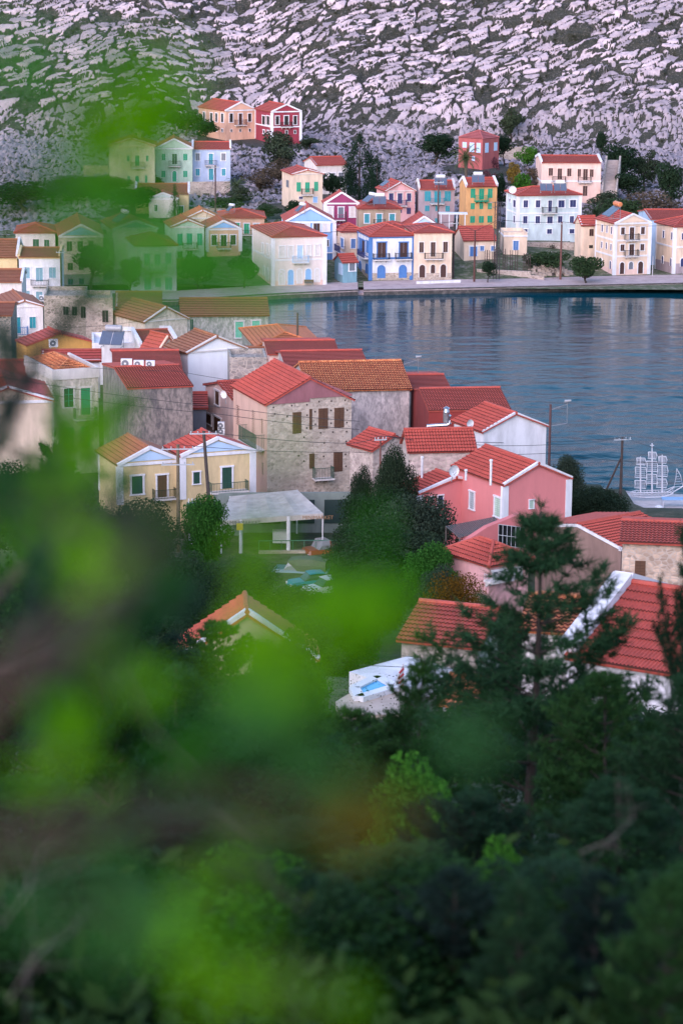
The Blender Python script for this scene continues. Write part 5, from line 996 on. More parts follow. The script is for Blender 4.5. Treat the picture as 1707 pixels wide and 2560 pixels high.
def crown_blobs(rs, n, R_, Hc, z0, br=.36):
    out = []
    for i in range(n):
        a = rs.rand()*6.28; t = rs.rand(); rr = R_*math.sqrt(rs.rand())*(1-.45*abs(2*t-.9))*.78; s = R_*br*(.6+.7*rs.rand())
        out.append((rr*math.cos(a), rr*math.sin(a), z0+Hc*(.12+.8*t), s, s, s*.8))
    return out
def limbs(rs, blobs, h0, r0, n=7):
    m = MB(); top = max(b[2] for b in blobs); x, y = rs.normal(size=2)*r0*.8
    m.tube([(0, 0, -.5), (x*.3, y*.3, h0*.5), (x, y, h0), (x*1.3, y*.6, h0+(top-h0)*.45), (x, y, top*.92)], [r0*1.25, r0, r0*.8, r0*.45, r0*.1], 7)
    for b in [blobs[i] for i in rs.choice(len(blobs), min(n, len(blobs)), replace=False)]:
        e = Vector(b[:3]); s = Vector((x*.9, y*.9, h0*(.8+.35*rs.rand()))); mid = s.lerp(e, .5)+Vector((0, 0, .12*(top-h0)))
        m.tube([s, mid, e], [r0*.5, r0*.3, r0*.08], 5)
    return m
LIB = {}
def lib_round(key, seed, n=3200, blobs=16, leaf=.055, col=((.02, .045, .02), (.05, .09, .035)), open_=.8, h0=.28, trans=.15, r0=.028, squash=1.0):
    rs = np.random.RandomState(seed); bl = crown_blobs(rs, blobs, .5, .72, .24*h0/.28)
    P = clumps(rs, n, bl, open_); V, F_ = leafquads(P, leaf, rs)
    LIB[key] = (limbs(rs, bl, h0, r0).mesh('trunk'), npmesh('crown', V, F_), bark(), leafmat(*col, trans))
def lib_conifer(key, seed, n=9000, wide=.62, col=((.012, .032, .02), (.03, .06, .035))):
    rs = np.random.RandomState(seed); bl = []
    for i in range(46):
        t = (i+rs.rand())/46; a = rs.rand()*6.28; rr = wide*(1-t)**.8*(.45+.4*rs.rand()); s = .05+.10*(1-t)
        bl.append((rr*math.cos(a), rr*math.sin(a), .08+.88*t, s, s, s*.9))
    P = clumps(rs, n, bl, .6); V, F_ = leafquads(P, .035, rs, .35)
    m = MB(); m.tube([(0, 0, -.1), (0, 0, .5), (0, 0, .98)], [.03, .018, .004], 6); LIB[key] = (m.mesh('trunk'), npmesh('crown', V, F_), bark(), leafmat(*col, .1))
def lib_palm(key, seed):
    rs = np.random.RandomState(seed); m = MB(); m.tube([(0, 0, -.3), (.02, 0, .3), (0, .01, .62)], [.05, .04, .045], 8); V = []; F_ = []
    for i in range(34):
        a = i*2.4; el = 1.25-1.9*(i/34); L = .42; p = np.array([0, 0, .63]); pts = []
        for k in range(9): t = k/8; e = el-1.35*t*t; d = np.array([math.cos(a)*math.cos(e), math.sin(a)*math.cos(e), math.sin(e)]); pts.append(p.copy()); p = p+d*L/8
        sd = np.array([-math.sin(a), math.cos(a), 0])
        for k in range(1, 9):
            for s in (-1, 1):
                for q in (0, .5):
                    c = pts[k-1]*(1-q)+pts[k]*q; tip = c+sd*s*.09*(1-k/11)+(pts[k]-pts[k-1])*1.2+np.array([0, 0, -.035]); n = len(V); w = (pts[k]-pts[k-1])*.16
                    V += [c-w, tip, c+w]; F_.append((n, n+1, n+2))
    LIB[key] = (m.mesh('trunk'), npmesh('crown', V, F_), bark((.12, .09, .07)), leafmat((.04, .07, .035), (.09, .13, .06), .2))
def lib_bare(key, seed):
    rs = np.random.RandomState(seed); m = MB()
    def grow(p, d, L, r, k):
        e = p+d*L+Vector(rs.normal(size=3))*L*.06; m.tube([p, (p+e)/2+Vector(rs.normal(size=3))*L*.05, e], [r, r*.8, r*.6], 4, False)
        if k > 0:
            for _ in range(3): grow(e, (d+Vector(rs.normal(size=3))*.5+Vector((0, 0, .12))).normalized(), L*.72, r*.6, k-1)
    grow(Vector((0, 0, -.05)), Vector((0, 0, 1)), .3, .02, 4); P = np.array([m.v[i] for i in range(0, len(m.v), 3)]); P = P[P[:, 2] > .35]; P = P[rs.rand(len(P)) < .6]; V, F_ = leafquads(P, .03, rs)
    LIB[key] = (m.mesh('trunk'), npmesh('crown', V, F_), bark((.10, .08, .075)), leafmat((.08, .06, .03), (.12, .08, .04), .2))
def needles(P, D, rs, k=20, L=.10, w=.006, spread=.9):
    """a brush of k needles round every twig point P with heading D"""
    n = len(P); P = np.repeat(P, k, 0); D = np.repeat(D, k, 0); d = D+spread*rs.normal(size=(n*k, 3)); d /= np.linalg.norm(d, axis=1)[:, None]
    s = np.cross(d, rs.normal(size=(n*k, 3))); s /= np.linalg.norm(s, axis=1)[:, None]; l = (L*(.7+.5*rs.rand(n*k)))[:, None]; P = P+rs.normal(size=P.shape)*L*.12
    V = np.stack([P-s*w, P+s*w, P+d*l], 1).reshape(-1, 3); return V, np.arange(n*k*3).reshape(-1, 3)
def lib_pine(key, seed, Ht=3.6, Rm=1.25, whorl=.26, nb=5, col=((.012, .040, .018), (.035, .085, .030)), k=18, L=.11, w=.007, lean=.0, start=.12, dens=1.0, up=.35, tp=.8):
    rs = np.random.RandomState(seed); m = MB(); P = []; D = []
    spine = [Vector((lean*t*t*Ht+.03*math.sin(5*t), .03*math.cos(4*t), t*Ht-.3*(t == 0))) for t in np.linspace(0, 1, 9)]; m.tube(spine, [.055*Ht/3.6*(1-.9*t) for t in np.linspace(0, 1, 9)], 7)
    z = start*Ht
    while z < Ht*.97:
        t = z/Ht; c = spine[min(8, int(t*8))].lerp(spine[min(8, int(t*8)+1)], t*8-int(t*8)); c.z = z
        prof = (min(1, (1-t)*1.35)**tp)*(.55+.45*min(1, t*4)); a0 = rs.rand()*6.28
        for b in range(nb):
            a = a0+b*6.28/nb+rs.normal()*.25; Lb = Rm*prof*(.65+.5*rs.rand()); d = Vector((math.cos(a), math.sin(a), up*(.4+t))).normalized(); pts = [c.copy()]; q = c.copy(); ns = max(3, int(Lb/.12))
            for i in range(ns): d = (d+Vector((0, 0, .07))+Vector(rs.normal(size=3))*.06).normalized(); q = q+d*(Lb/ns); pts.append(q.copy())
            m.tube(pts, [max(.003, .016*Lb*(1-.9*i/len(pts))) for i in range(len(pts))], 4, False)
            for i, pt in enumerate(pts):
                f = i/len(pts)
                if f < .22: continue
                P.append(pt); D.append(d)
                if rs.rand() < dens:
                    for sgn in (-1, 1):
                        sd = (d.cross(Vector((0, 0, 1)))*sgn*.9+d*.8+Vector((0, 0, .25))+Vector(rs.normal(size=3))*.2).normalized(); Ls = .32*Lb*(1.1-f)+.08; e = pt+sd*Ls; m.tube([pt, e], [.005, .002], 3, False)
                        for g in np.linspace(.35, 1, max(2, int(Ls/.09))): P.append(pt.lerp(e, g)); D.append(sd)
        z += whorl*(.75+.5*rs.rand())
    P.append(spine[-1]); D.append(Vector((0, 0, 1)))
    V, F_ = needles(np.array(P), np.array(D), rs, k, L, w); LIB[key] = (m.mesh('trunk'), npmesh('crown', V, F_), bark((.035, .026, .022)), leafmat(*col, .2)); LIB[key+'_h'] = Ht
lib_round('olive', 1, 3600, 18, .05, ((.03, .05, .035), (.075, .10, .065)))
lib_round('olive2', 2, 3200, 13, .055, ((.025, .045, .03), (.06, .085, .05)))
lib_round('dark', 3, 3800, 17, .05, ((.010, .028, .018), (.028, .055, .03)))
lib_round('green', 4, 2600, 13, .07, ((.03, .12, .015), (.08, .22, .03)))
lib_round('brown', 5, 2200, 14, .05, ((.06, .05, .035), (.12, .09, .07)), .5, h0=.1)
lib_round('bush', 6, 2600, 12, .06, ((.025, .055, .025), (.06, .10, .045)), h0=.08)
lib_round('yellow', 7, 1800, 10, .07, ((.18, .12, .02), (.30, .20, .05)))
lib_round('autumn', 8, 18000, 34, .017, ((.05, .035, .008), (.22, .10, .012)), .4, h0=.1)
lib_round('bigdark', 9, 34000, 44, .023, ((.010, .022, .014), (.035, .06, .035)), .5, h0=.2)
lib_round('bigolive', 10, 30000, 36, .023, ((.02, .035, .028), (.06, .085, .06)), .5, h0=.2)
lib_round('lush', 12, 18000, 30, .028, ((.02, .08, .015), (.05, .17, .03)), .5, h0=.12, trans=.3)
lib_round('plum', 14, 1600, 10, .06, ((.06, .02, .035), (.12, .05, .07)), .5, h0=.08)
lib_conifer('conifer', 11); lib_conifer('cypress', 12, 2600, .16)
lib_palm('palm', 3); lib_bare('bare', 4)
def plant(key, label, cat, x, y, z, Hh, Ww, rz=0, name='tree', group=None, wy=None):
    root = empty(name, (x, y, z), rz, label=label, cat=cat, group=group); root.scale = (Ww, wy or Ww, Hh)
    t, c, bm_, lm_ = LIB[key]; link('trunk', t, bm_, root); link('crown', c, lm_, root); return root
def tree(key, label, cat, u, vt, D, wpx, name='tree', base=None, group=None, rz=None, hmin=.6):
    """u, top v and width in picture units of the full-width view; D distance"""
    u, vt, wpx = u/.91857, vt/.91857, wpx/.91857
    p = at_y(u, vt, D); g = gz(p.x, p.y) if base is None else base; Hh = max(hmin, p.z-g); W = wpx*D/F_PX*(1.4 if D > 330 else 1.2)
    return plant(key, label, cat, p.x, p.y, g, Hh, W, rz if rz is not None else (u*7.3) % 6.28, name, group)
TS = 'trees on the slope behind the far quay'
for a in [
 ('dark', 'dark bushy tree left of the peach house', 'tree', 478, 275, 508, 62), ('olive2', 'grey green tree behind the bright blurred leaves left of the peach house', 'tree', 425, 238, 516, 80),
 ('olive', 'large dusty green olive tree below the crimson house', 'tree', 643, 303, 474, 92), ('olive2', 'small grey green tree right of the crimson house', 'tree', 712, 308, 500, 42),
 ('brown', 'leafless brownish thicket below the big olive', 'shrub', 598, 372, 452, 75, 'shrub'), ('brown', 'low brown bush above the peach hipped house', 'shrub', 640, 350, 462, 60, 'shrub'),
 ('palm', 'short palm at the right end of the stone terrace wall', 'palm', 543, 402, 440, 62, 'palm_tree'), ('olive', 'silvery olive below the short palm', 'tree', 556, 428, 432, 62),
 ('dark', 'dark evergreen under the weathered cream house', 'tree', 672, 458, 415, 46), ('conifer', 'taller of the two dark conifers behind the maroon house', 'conifer', 826, 300, 446, 78, 'conifer_tree'),
 ('conifer', 'shorter dark conifer right beside the tall one', 'conifer', 866, 352, 440, 60, 'conifer_tree'), ('dark', 'dark tree in front of the grey white house', 'tree', 762, 396, 436, 52),
 ('dark', 'broad dark tree left of the derelict red house', 'tree', 996, 303, 478, 96), ('palm', 'tall palm in front of the derelict red house', 'palm', 1070, 322, 455, 66, 'palm_tree'),
 ('dark', 'dark green tree right of the derelict red house', 'tree', 1160, 308, 474, 48), ('plum', 'dark purple shrub against the derelict red house', 'shrub', 1132, 342, 452, 32, 'shrub'),
 ('green', 'bright green small tree on the rocks above the shell pink house', 'tree', 1211, 337, 470, 42), ('yellow', 'small yellow leaved tree right of the red roofed ruin', 'tree', 1179, 372, 455, 30),
 ('green', 'bright green tree left of the shell pink house', 'tree', 1205, 402, 430, 54), ('brown', 'purplish brown bush behind the bright green tree', 'shrub', 1228, 372, 446, 60, 'shrub'),
 ('dark', 'narrow dark tree right of the orange yellow house', 'tree', 1143, 398, 430, 38), ('olive2', 'lone round tree on the rocky slope above the derelict red house', 'tree', 1176, 240, 520, 50),
 ('dark', 'large dark tree right of the stone steps', 'tree', 1432, 328, 462, 80), ('olive2', 'greyer tree touching the large dark one by the steps', 'tree', 1482, 340, 466, 62),
 ('palm', 'low palm like clump behind the pale mansion', 'palm', 1368, 458, 420, 70, 'palm_tree'), ('bush', 'wide green bush right of the pale mansion', 'shrub', 1438, 430, 425, 90, 'shrub'),
 ('dark', 'dark tree at the right edge above the long red roof', 'tree', 1545, 372, 440, 70), ('brown', 'brown grey thicket behind the long red roof', 'shrub', 1515, 420, 425, 120, 'shrub'),
 ('bush', 'round olive green bush on the waste ground by the quay', 'shrub', 1258, 562, 383, 84, 'shrub'), ('bush', 'rounded tamarisk bush left of the tall cream quay house', 'shrub', 1348, 566, 374, 66, 'shrub'),
 ('dark', 'small dark bush on the waste ground below the pylon', 'shrub', 1120, 598, 374, 36, 'shrub'), ('cypress', 'slim cypress in front of the yellow brown roofed house', 'cypress', 401, 418, 418, 52, 'cypress_tree'),
 ('bigolive', 'wide dark tree mass left of the cream gabled house', 'tree', 190, 400, 440, 190), ('dark', 'dark tree left of the yellow brown roofed house', 'tree', 300, 430, 425, 120), ('dark', 'dark tree behind the cream hipped house at the left', 'tree', 60, 420, 430, 160),
 ('olive2', 'grey green tree right of the wide dark mass', 'tree', 330, 400, 450, 90),
 ('dark', 'dark tree in front of the grey stone house with teal pediment', 'tree', 205, 560, 366, 90), ('dark', 'dark bush beside the white quay house', 'shrub', 296, 590, 356, 56, 'shrub'), ('bush', 'bush by the boat shed', 'shrub', 455, 560, 366, 70, 'shrub'), ('olive2', 'tree between the boat shed and the long pale mansion', 'tree', 560, 570, 366, 60),
 ('bare', 'thin leafless tree beside the flat roofed annex', 'tree', 1270, 612, 378, 26), ('olive', 'low olive in the grassy gap above the azure house', 'tree', 610, 468, 418, 60), ('bush', 'green bush left of the weathered cream house', 'shrub', 520, 440, 430, 70, 'shrub'),
 ('dark', 'round dark bush far up the right slope', 'tree', 1380, 300, 500, 30), ('dark', 'small dark tree beside the stone steps', 'tree', 1440, 395, 445, 70), ('olive', 'olive at the foot of the steps', 'tree', 1395, 440, 432, 70),
 ]: tree(*a[:7], name=(a[7] if len(a) > 7 else 'tree'), group=TS)
# trees among the near houses
for a in [
 ('bigdark', 'slender dark tree with a leaning top in front of the rubble walled house', 'tree', 905, 1012, 192, 105, 'tree'), ('bigdark', 'dark tree below the leaning one, left of the salmon house', 'tree', 868, 1110, 190, 185, 'tree'),
 ('bigolive', 'broad grey green olive left of the salmon pink wing', 'tree', 955, 1118, 181, 215, 'tree'), ('bigdark', 'dark climbing thicket under the salmon pink wing', 'shrub', 900, 1190, 172, 260, 'shrub'),
 ('lush', 'green hedge in front of the many sided roof', 'hedge', 985, 1232, 160, 150, 'shrub'), ('bigolive', 'olive below the hedge of the many sided roof', 'tree', 1010, 1290, 150, 120, 'tree'),
 ('autumn', 'autumn tree with rust coloured leaves behind the neat red roof', 'tree', 1062, 1272, 134, 200, 'tree'), ('bigolive', 'bushy green tree right of the white house by the harbour', 'tree', 1302, 1032, 207, 100, 'tree'),
 ('bigdark', 'dark green tree between the salmon house and the leaning pole', 'tree', 1368, 1112, 204, 165, 'tree'), ('lush', 'palm leaved green shrub at the foot of the second pole', 'shrub', 465, 1120, 190, 140, 'shrub'),
 ('bigdark', 'dark thicket right of the parked vehicles', 'tree', 830, 1190, 182, 160, 'tree'), ('bigdark', 'dense dark tree below the parked vehicles', 'tree', 850, 1290, 150, 200, 'tree'), ('bigolive', 'grey leaved tree left of the parked vehicles', 'tree', 560, 1270, 168, 190, 'tree'),
 ('bigdark', 'dark tree in front of the yellow houses', 'tree', 300, 1150, 188, 240, 'tree'), ('bigdark', 'dark tree at the left edge below the ochre roofs', 'tree', 60, 1060, 192, 230, 'tree'), ('lush', 'green tree below the old white neoclassical house', 'tree', 170, 1060, 190, 150, 'tree'),
 ('bigdark', 'shadowy tree above the beige gable', 'tree', 420, 1290, 140, 240, 'tree'), ('bigolive', 'olive between the beige gable and the pool', 'tree', 690, 1390, 118, 210, 'tree'), ('lush', 'fresh green tree right of the beige gable', 'tree', 790, 1380, 124, 150, 'tree'), ('bigdark', 'dark tree left of the beige gable', 'tree', 300, 1380, 116, 240, 'tree'),
 ('bigdark', 'dark tree at the left edge level with the beige gable', 'tree', 90, 1300, 130, 260, 'tree'), ('bigolive', 'olive between the neat red roof and the orange tiled one', 'tree', 1190, 1400, 112, 120, 'tree'),
 ('bigdark', 'dark tree just below the white hatchback', 'tree', 700, 1350, 150, 200, 'tree'), ('bigdark', 'dark tree below the fresh left edge of the parking place', 'tree', 560, 1320, 150, 190, 'tree'), ('bigolive', 'grey green tree under the meter box pole', 'tree', 430, 1262, 165, 170, 'tree'), ('bigdark', 'dark tree right below the rust red pickup', 'tree', 800, 1372, 142, 180, 'tree'),
 ('bigdark', 'dark shrub at the foot of the stone cottage', 'shrub', 830, 1060, 196, 60, 'shrub')]: tree(*a[:7], name=a[7], group='trees among the near houses')
# ---------------------------------------------------------------- young pines and shrubs on the slope below the viewpoint
lib_pine('pine1', 21, 3.7, 1.35, .25, 5, ((.010, .040, .020), (.030, .080, .035)))
lib_pine('pine0', 20, 3.7, 1.35, .27, 5, ((.014, .052, .026), (.038, .10, .045)), dens=.6, k=22, start=.08, up=.40, L=.13, tp=1.05)
lib_pine('pine2', 22, 3.2, 1.5, .24, 5, ((.012, .050, .018), (.04, .11, .03)), lean=.06)
lib_pine('pine3', 23, 2.8, 1.5, .22, 6, ((.010, .035, .022), (.025, .065, .035)), lean=-.05, up=.6)
lib_pine('pine4', 24, 3.4, 1.5, .22, 5, ((.008, .022, .020), (.022, .048, .040)), k=24, w=.009, L=.08)
lib_round('under', 31, 12000, 40, .028, ((.004, .018, .006), (.018, .058, .014)), .5, h0=.1, trans=.2)
lib_round('bright', 32, 9000, 30, .035, ((.03, .13, .015), (.08, .26, .03)), .45, h0=.1, trans=.35)
def pine(key, label, u, vt, D, wpx, cat='pine tree', name='pine_tree', group='pines on the slope below the viewpoint', rz=None):
    u, vt, wpx = u/.91857, vt/.91857, wpx/.91857; p = at_y(u, vt, D); g = gz(p.x, p.y); Hh = max(.8, p.z-g)
    root = empty(name, (p.x, p.y, g), rz if rz is not None else (u*3.1) % 6.28, label=label, cat=cat, group=group)
    if key.startswith('pine'):
        k = Hh/LIB[key+'_h']; w = wpx*D/F_PX/2.7; root.scale = (w, w, k)
    else: w = wpx*D/F_PX; root.scale = (w, w, Hh)
    t, c, bm_, lm_ = LIB[key]; link('trunk', t, bm_, root); link('crown', c, lm_, root); return root
PL = [
 ('pine0', 'thin upright young pine standing alone over the near roofs, right of centre', 1238, 1160, 25, 760, 1.2),
 ('pine3', 'dark pine with spreading branches at the right edge beside the big red roof', 1650, 1150, 21, 330, .3),
 ('pine1', 'dark pine rising at the right edge below the big red roof', 1590, 1545, 19, 520, 2.0),
 ('pine2', 'pine in front of the big red roof, right of the thin one', 1405, 1545, 23, 460, 4.0),
 ('pine2', 'pine whose tip overlaps the flat white roof', 958, 1530, 27, 330, .9),
 ('pine4', 'bluish conifer in front of the beige gable', 500, 1435, 34, 420, .5),
 ('pine4', 'smaller bluish conifer right of the beige gable edge', 575, 1560, 30, 230, 1.5),
 ('pine2', 'pine below the blue pool', 815, 1635, 26, 330, 2.2),
 ('pine3', 'pine below the beige gable', 640, 1660, 24, 520, 2.9),
 ('pine1', 'pine left of the bluish conifer', 400, 1530, 22, 480, 3.3),
 ('pine2', 'pine at the left edge, middle height', 70, 1330, 26, 520, 1.1), ('pine4', 'dark conifer at the left edge', 200, 1180, 40, 460, 2.1), ('pine1', 'pine in front of the left roofs', 120, 1000, 46, 330, 2.6),
 ('pine3', 'pine behind the thick blurred branch', 250, 1450, 20, 520, .4), ('pine4', 'shaded conifer below the bluish one', 330, 1420, 30, 380, 5.1),
 ('under', 'leafy dark shrub below the pool', 760, 1720, 20, 620, 0), ('bright', 'bright green shrub left of the thin pine', 960, 1690, 19, 300, 0), ('bright', 'narrow bright green shrub under the thin pine', 1160, 1890, 15, 200, 0),
 ('pine3', 'low pine right of the bright shrub', 1080, 1820, 17, 460, 1.7), ('pine1', 'low pine under the big red roof', 1420, 1790, 15, 680, .9), ('pine2', 'low pine in the right corner', 1560, 2010, 12, 700, .2),
 ('pine3', 'low pine below the thin pine', 1230, 2080, 12, 760, 2.5), ('under', 'dark shrub in the bottom right corner', 1450, 2180, 10, 900, 1), ('pine2', 'low pine at bottom centre right', 960, 2040, 13, 760, 3.7),
 ('under', 'dark leafy shrub at bottom centre', 880, 2200, 10, 900, 2), ('pine1', 'pine at centre below the bright leaves', 700, 1880, 15, 640, 1.9), ('bright', 'fresh green shrub left of centre', 560, 1900, 14, 420, 1), ('pine3', 'low pine left of centre', 420, 1860, 15, 700, .8),
 ('under', 'dark shrub left of centre', 300, 1980, 12, 700, 3), ('pine2', 'low pine at the left edge', 90, 1800, 14, 640, 2.8), ('pine1', 'low pine at bottom left', 180, 2080, 11, 760, 1.4), ('bright', 'green shrub at bottom left', 480, 2130, 10, 560, 2),
 ('under', 'dark shrub in the bottom left corner', 60, 2210, 9.5, 760, 1), ('pine3', 'low pine at bottom centre left', 600, 2170, 10.5, 700, .1), ('under', 'shrub filling the slope right of the pines', 1350, 1950, 14, 620, 2.2), ('pine4', 'shaded conifer right of the thin pine', 1330, 1650, 30, 480, 1),
 ('under', 'dark shrub below the flat white roof', 1100, 1680, 34, 360, .5), ('bigdark', 'dark broad tree below the orange roof', 1180, 1600, 60, 420, .3), ('bigdark', 'dark broad tree below the big red roof', 1450, 1640, 50, 560, 2), ('bigdark', 'dark broad tree under the beige gable', 520, 1640, 70, 520, 4), ('bigdark', 'dark broad tree left under the beige gable', 180, 1560, 70, 520, 5), ('bigolive', 'broad olive under the pool', 880, 1720, 70, 380, 1),
 ('pine1', 'tall dark pine low in the right corner', 1500, 2000, 11, 420, 1.9), ('pine0', 'airy pine low at the right of centre', 1290, 1960, 13, 500, 3.3), ('pine4', 'blackish conifer at bottom centre', 1040, 2080, 10, 420, 2.2), ('pine1', 'dark pine sapling at bottom centre right', 1190, 2180, 9, 360, .6), ('pine0', 'airy sapling at bottom left of centre', 760, 2060, 10, 420, 1.3), ('pine4', 'blackish conifer between the sapling and the right corner', 1370, 2120, 9.5, 380, 4.1), ('pine2', 'olive green pine in the very bottom right', 1520, 2230, 8.5, 420, .9),
 ('pine4', 'bluish conifer hiding the left half of the beige gable', 440, 1500, 38, 330, 1.1), ('bigdark', 'dark tree just left of the beige gable verge', 395, 1430, 80, 230, 2.3), ('pine2', 'pine filling the gap right of the beige gable', 655, 1500, 32, 330, .7), ('pine1', 'pine between the beige gable and the pool', 700, 1540, 30, 230, 4.4), ('bigdark', 'dark tree covering the right end of the beige gable', 655, 1425, 86, 210, 3.1), ('lush', 'leafy green tree just left of the pool', 690, 1500, 80, 200, 2),
]
for k, lab, u, v, D, w, rz in PL: pine(k, lab, u, v, D, w, 'pine tree' if k.startswith('pine') else 'shrub', 'pine_tree' if k.startswith('pine') else 'shrub', rz=rz)
# low growth over the whole near slope
def undergrowth():
    rs = np.random.RandomState(77); V = []; F_ = []; o = 0
    n = 5200; y = 7+110*rs.rand(n)**1.1; x = (rs.rand(n)-.5)*(y*.36+5); z = near_z(x, y); P = []
    for i in range(n):
        k = 34; r = .25+.35*rs.rand()+y[i]*.006; q = rs.normal(size=(k, 3))*[r*.6, r*.6, r*.4]; q[:, 2] = np.abs(q[:, 2]); P.append(q+[x[i], y[i], z[i]])
    P = np.concatenate(P); V, F_ = leafquads(P, .10, rs, .4); link('undergrowth', npmesh('undergrowth', V, F_), leafmat((.008, .025, .008), (.028, .06, .016), .15), None, label='low dark green growth covering the slope below the viewpoint', cat='undergrowth', kind='stuff')
undergrowth()
for i_, (lab, pts, sd_) in enumerate((('thin bare twig among the shrubs at the bottom left', [(0, 2130, 5), (60, 2050, 5), (95, 1960, 5.1), (150, 1900, 5.1)], 61), ('forked dry twig at the left edge of the lower slope', [(20, 2300, 5), (80, 2200, 5), (170, 2140, 5.1), (210, 2080, 5.2)], 62), ('dry twig curving above the bottom right shrubs', [(1330, 1960, 8), (1400, 1930, 8), (1455, 1880, 8.1), (1440, 1800, 8.1)], 63))):
    rs = np.random.RandomState(sd_); W = [at_y(u/.91857, v/.91857, D) for u, v, D in pts]; b0 = W[0].copy(); root = empty('bare_branch', b0, 0, label=lab, cat='twig', group='dry twigs on the near slope'); m = MB(); L_ = [p-b0 for p in W]; m.tube(L_, [.0024, .002, .0015, .0008], 5)
    for k_ in range(9):
        t_ = rs.rand()*2.6; c_ = L_[int(t_)].lerp(L_[int(t_)+1], t_-int(t_)); m.tube([c_, c_+Vector(rs.normal(size=3))*.10+Vector((0, 0, .05))], [.0011, .0005], 4)
    m.build('stem', bark((.11, .09, .08)), root)
def scrub():
    rs = np.random.RandomState(5); n = 9000; x = rs.rand(n)*166-80; y = 398+170*rs.rand(n)**.9
    keep = (vnoise(x, y, 9, 21)*.6+vnoise(x, y, 3, 22)*.4) > .47; keep |= rs.rand(n) < .3
    d = np.full(n, 99.)
    for cx_, cy_, _ in CP: d = np.minimum(d, np.hypot(x-cx_, y-cy_))
    keep &= d > 6; x = x[keep]; y = y[keep]; z = far_z(x, y); P = []
    for i in range(len(x)):
        k = 70; r = (.18+.42*rs.rand()**2); q = rs.normal(size=(k, 3))*[r*.7, r*.7, r*.5]; P.append(q+[x[i], y[i], z[i]+.25+r*.2])
    P = np.concatenate(P); V, F_ = leafquads(P, .15, rs, .7); link('hillside_scrub', npmesh('scrub', V, F_), leafmat((.018, .030, .018), (.060, .060, .036), 0), None, label='low dark scrub growing between the limestone rocks', cat='scrub', kind='stuff')
scrub()
# ---------------------------------------------------------------- leafy twigs right in front of the lens
def twig(label, pts, n, leaf=.026, spread=.05, col=((.06, .22, .01), (.16, .42, .02)), r=.005, seed=1, name='leafy_branch', cat='branch', trans=.45, barkc=(.10, .07, .06)):
    """pts: (u, v, distance) along the stem in picture units; leaves sit around it"""
    rs = np.random.RandomState(seed); W = [at_y(u/.91857, v/.91857, D) for u, v, D in pts]; m = MB(); base = W[0].copy()
    root = empty(name, base, 0, label=label, cat=cat, group='out of focus branches in front of the viewpoint'); L = [p-base for p in W]
    m.tube(L, [r*(1-.7*i/len(L)) for i in range(len(L))], 6); m.build('stem', bark(barkc), root)
    if n:
        t = rs.rand(n)*(len(L)-1); A = np.array([list(p) for p in L]); i = np.minimum(t.astype(int), len(L)-2); f = (t-i)[:, None]; P = A[i]*(1-f)+A[i+1]*f+rs.normal(size=(n, 3))*spread*np.array([1, .5, 1])
        a, b = rotvecs(rs, n); s = (leaf*(.7+.6*rs.rand(n)))[:, None]; nn = np.cross(a, b)
        ring = [(-.5, 0, 0), (-.2, .26, .03), (.15, .28, .05), (.5, 0, 0), (.15, -.28, .05), (-.2, -.26, .03)]
        V = np.stack([P+a*s*p+b*s*q+nn*s*w for p, q, w in ring], 1).reshape(-1, 3); F_ = np.arange(n*6).reshape(-1, 6)
        link('leaves', npmesh('leaves', V, F_), leafmat(*col, trans), root)
    return root
G1 = ((.08, .34, .001), (.22, .56, .002)); G2 = ((.04, .28, .02), (.10, .44, .04)); GD = ((.012, .12, .002), (.04, .22, .005)); G3 = ((.02, .10, .03), (.05, .18, .05)); G4 = ((.12, .11, .01), (.22, .17, .02)); GP = ((.04, .17, .03), (.08, .27, .06))
def clump(label, nodes, col, seed, leaf=.021, r=.0022, trans=.4):
    """a leafy twig: nodes are (u, v, distance, leaves, radius of the leaf cluster in picture units)"""
    rs = np.random.RandomState(seed); W = [at_y(n[0]/.91857, n[1]/.91857, n[2]) for n in nodes]; base = W[0].copy(); root = empty('leafy_branch', base, 0, label=label, cat='branch', group='out of focus branches in front of the viewpoint')
    m = MB(); m.tube([p-base for p in W], r, 6); m.build('stem', bark((.05, .04, .025)), root); P = []
    for w, n in zip(W, nodes): P.append(np.array(w-base)+rs.normal(size=(n[3], 3))*np.array([1, .6, 1])*(n[4]/.91857*n[2]/F_PX*.6))
    P = np.concatenate(P); n = len(P); a, b = rotvecs(rs, n); s = (leaf*(.7+.6*rs.rand(n)))[:, None]; nn = np.cross(a, b); ring = [(-.5, 0, 0), (-.2, .26, .03), (.15, .28, .05), (.5, 0, 0), (.15, -.28, .05), (-.2, -.26, .03)]
    V = np.stack([P+a*s*p+b*s*q+nn*s*w for p, q, w in ring], 1).reshape(-1, 3); link('leaves', npmesh('leaves', V, np.arange(n*6).reshape(-1, 6)), leafmat(*col, trans), root)
clump('bright green leafy twig over the upper left hillside', [(140, 330, .95, 2, 50), (250, 290, .95, 6, 55), (310, 240, .95, 19, 62), (380, 170, .95, 4, 50)], G1, 2)
clump('dark leaves behind the bright twig on the upper left slope', [(150, 260, 1.3, 2, 90), (240, 330, 1.3, 10, 70), (360, 280, 1.3, 11, 60), (310, 170, 1.3, 6, 60)], GD, 52, .026)
clump('pale blurred leaves in the upper left corner', [(-40, 90, .85, 3, 40), (30, 140, .85, 10, 55), (120, 190, .85, 5, 55), (60, 220, .85, 2, 40)], G2, 3)
clump('dark leafy twig over the trees at the left of the harbour', [(-30, 470, 1.1, 4, 80), (60, 420, 1.1, 5, 80), (130, 450, 1.1, 9, 70), (280, 470, 1.1, 9, 55), (370, 480, 1.1, 3, 40)], GD, 4)
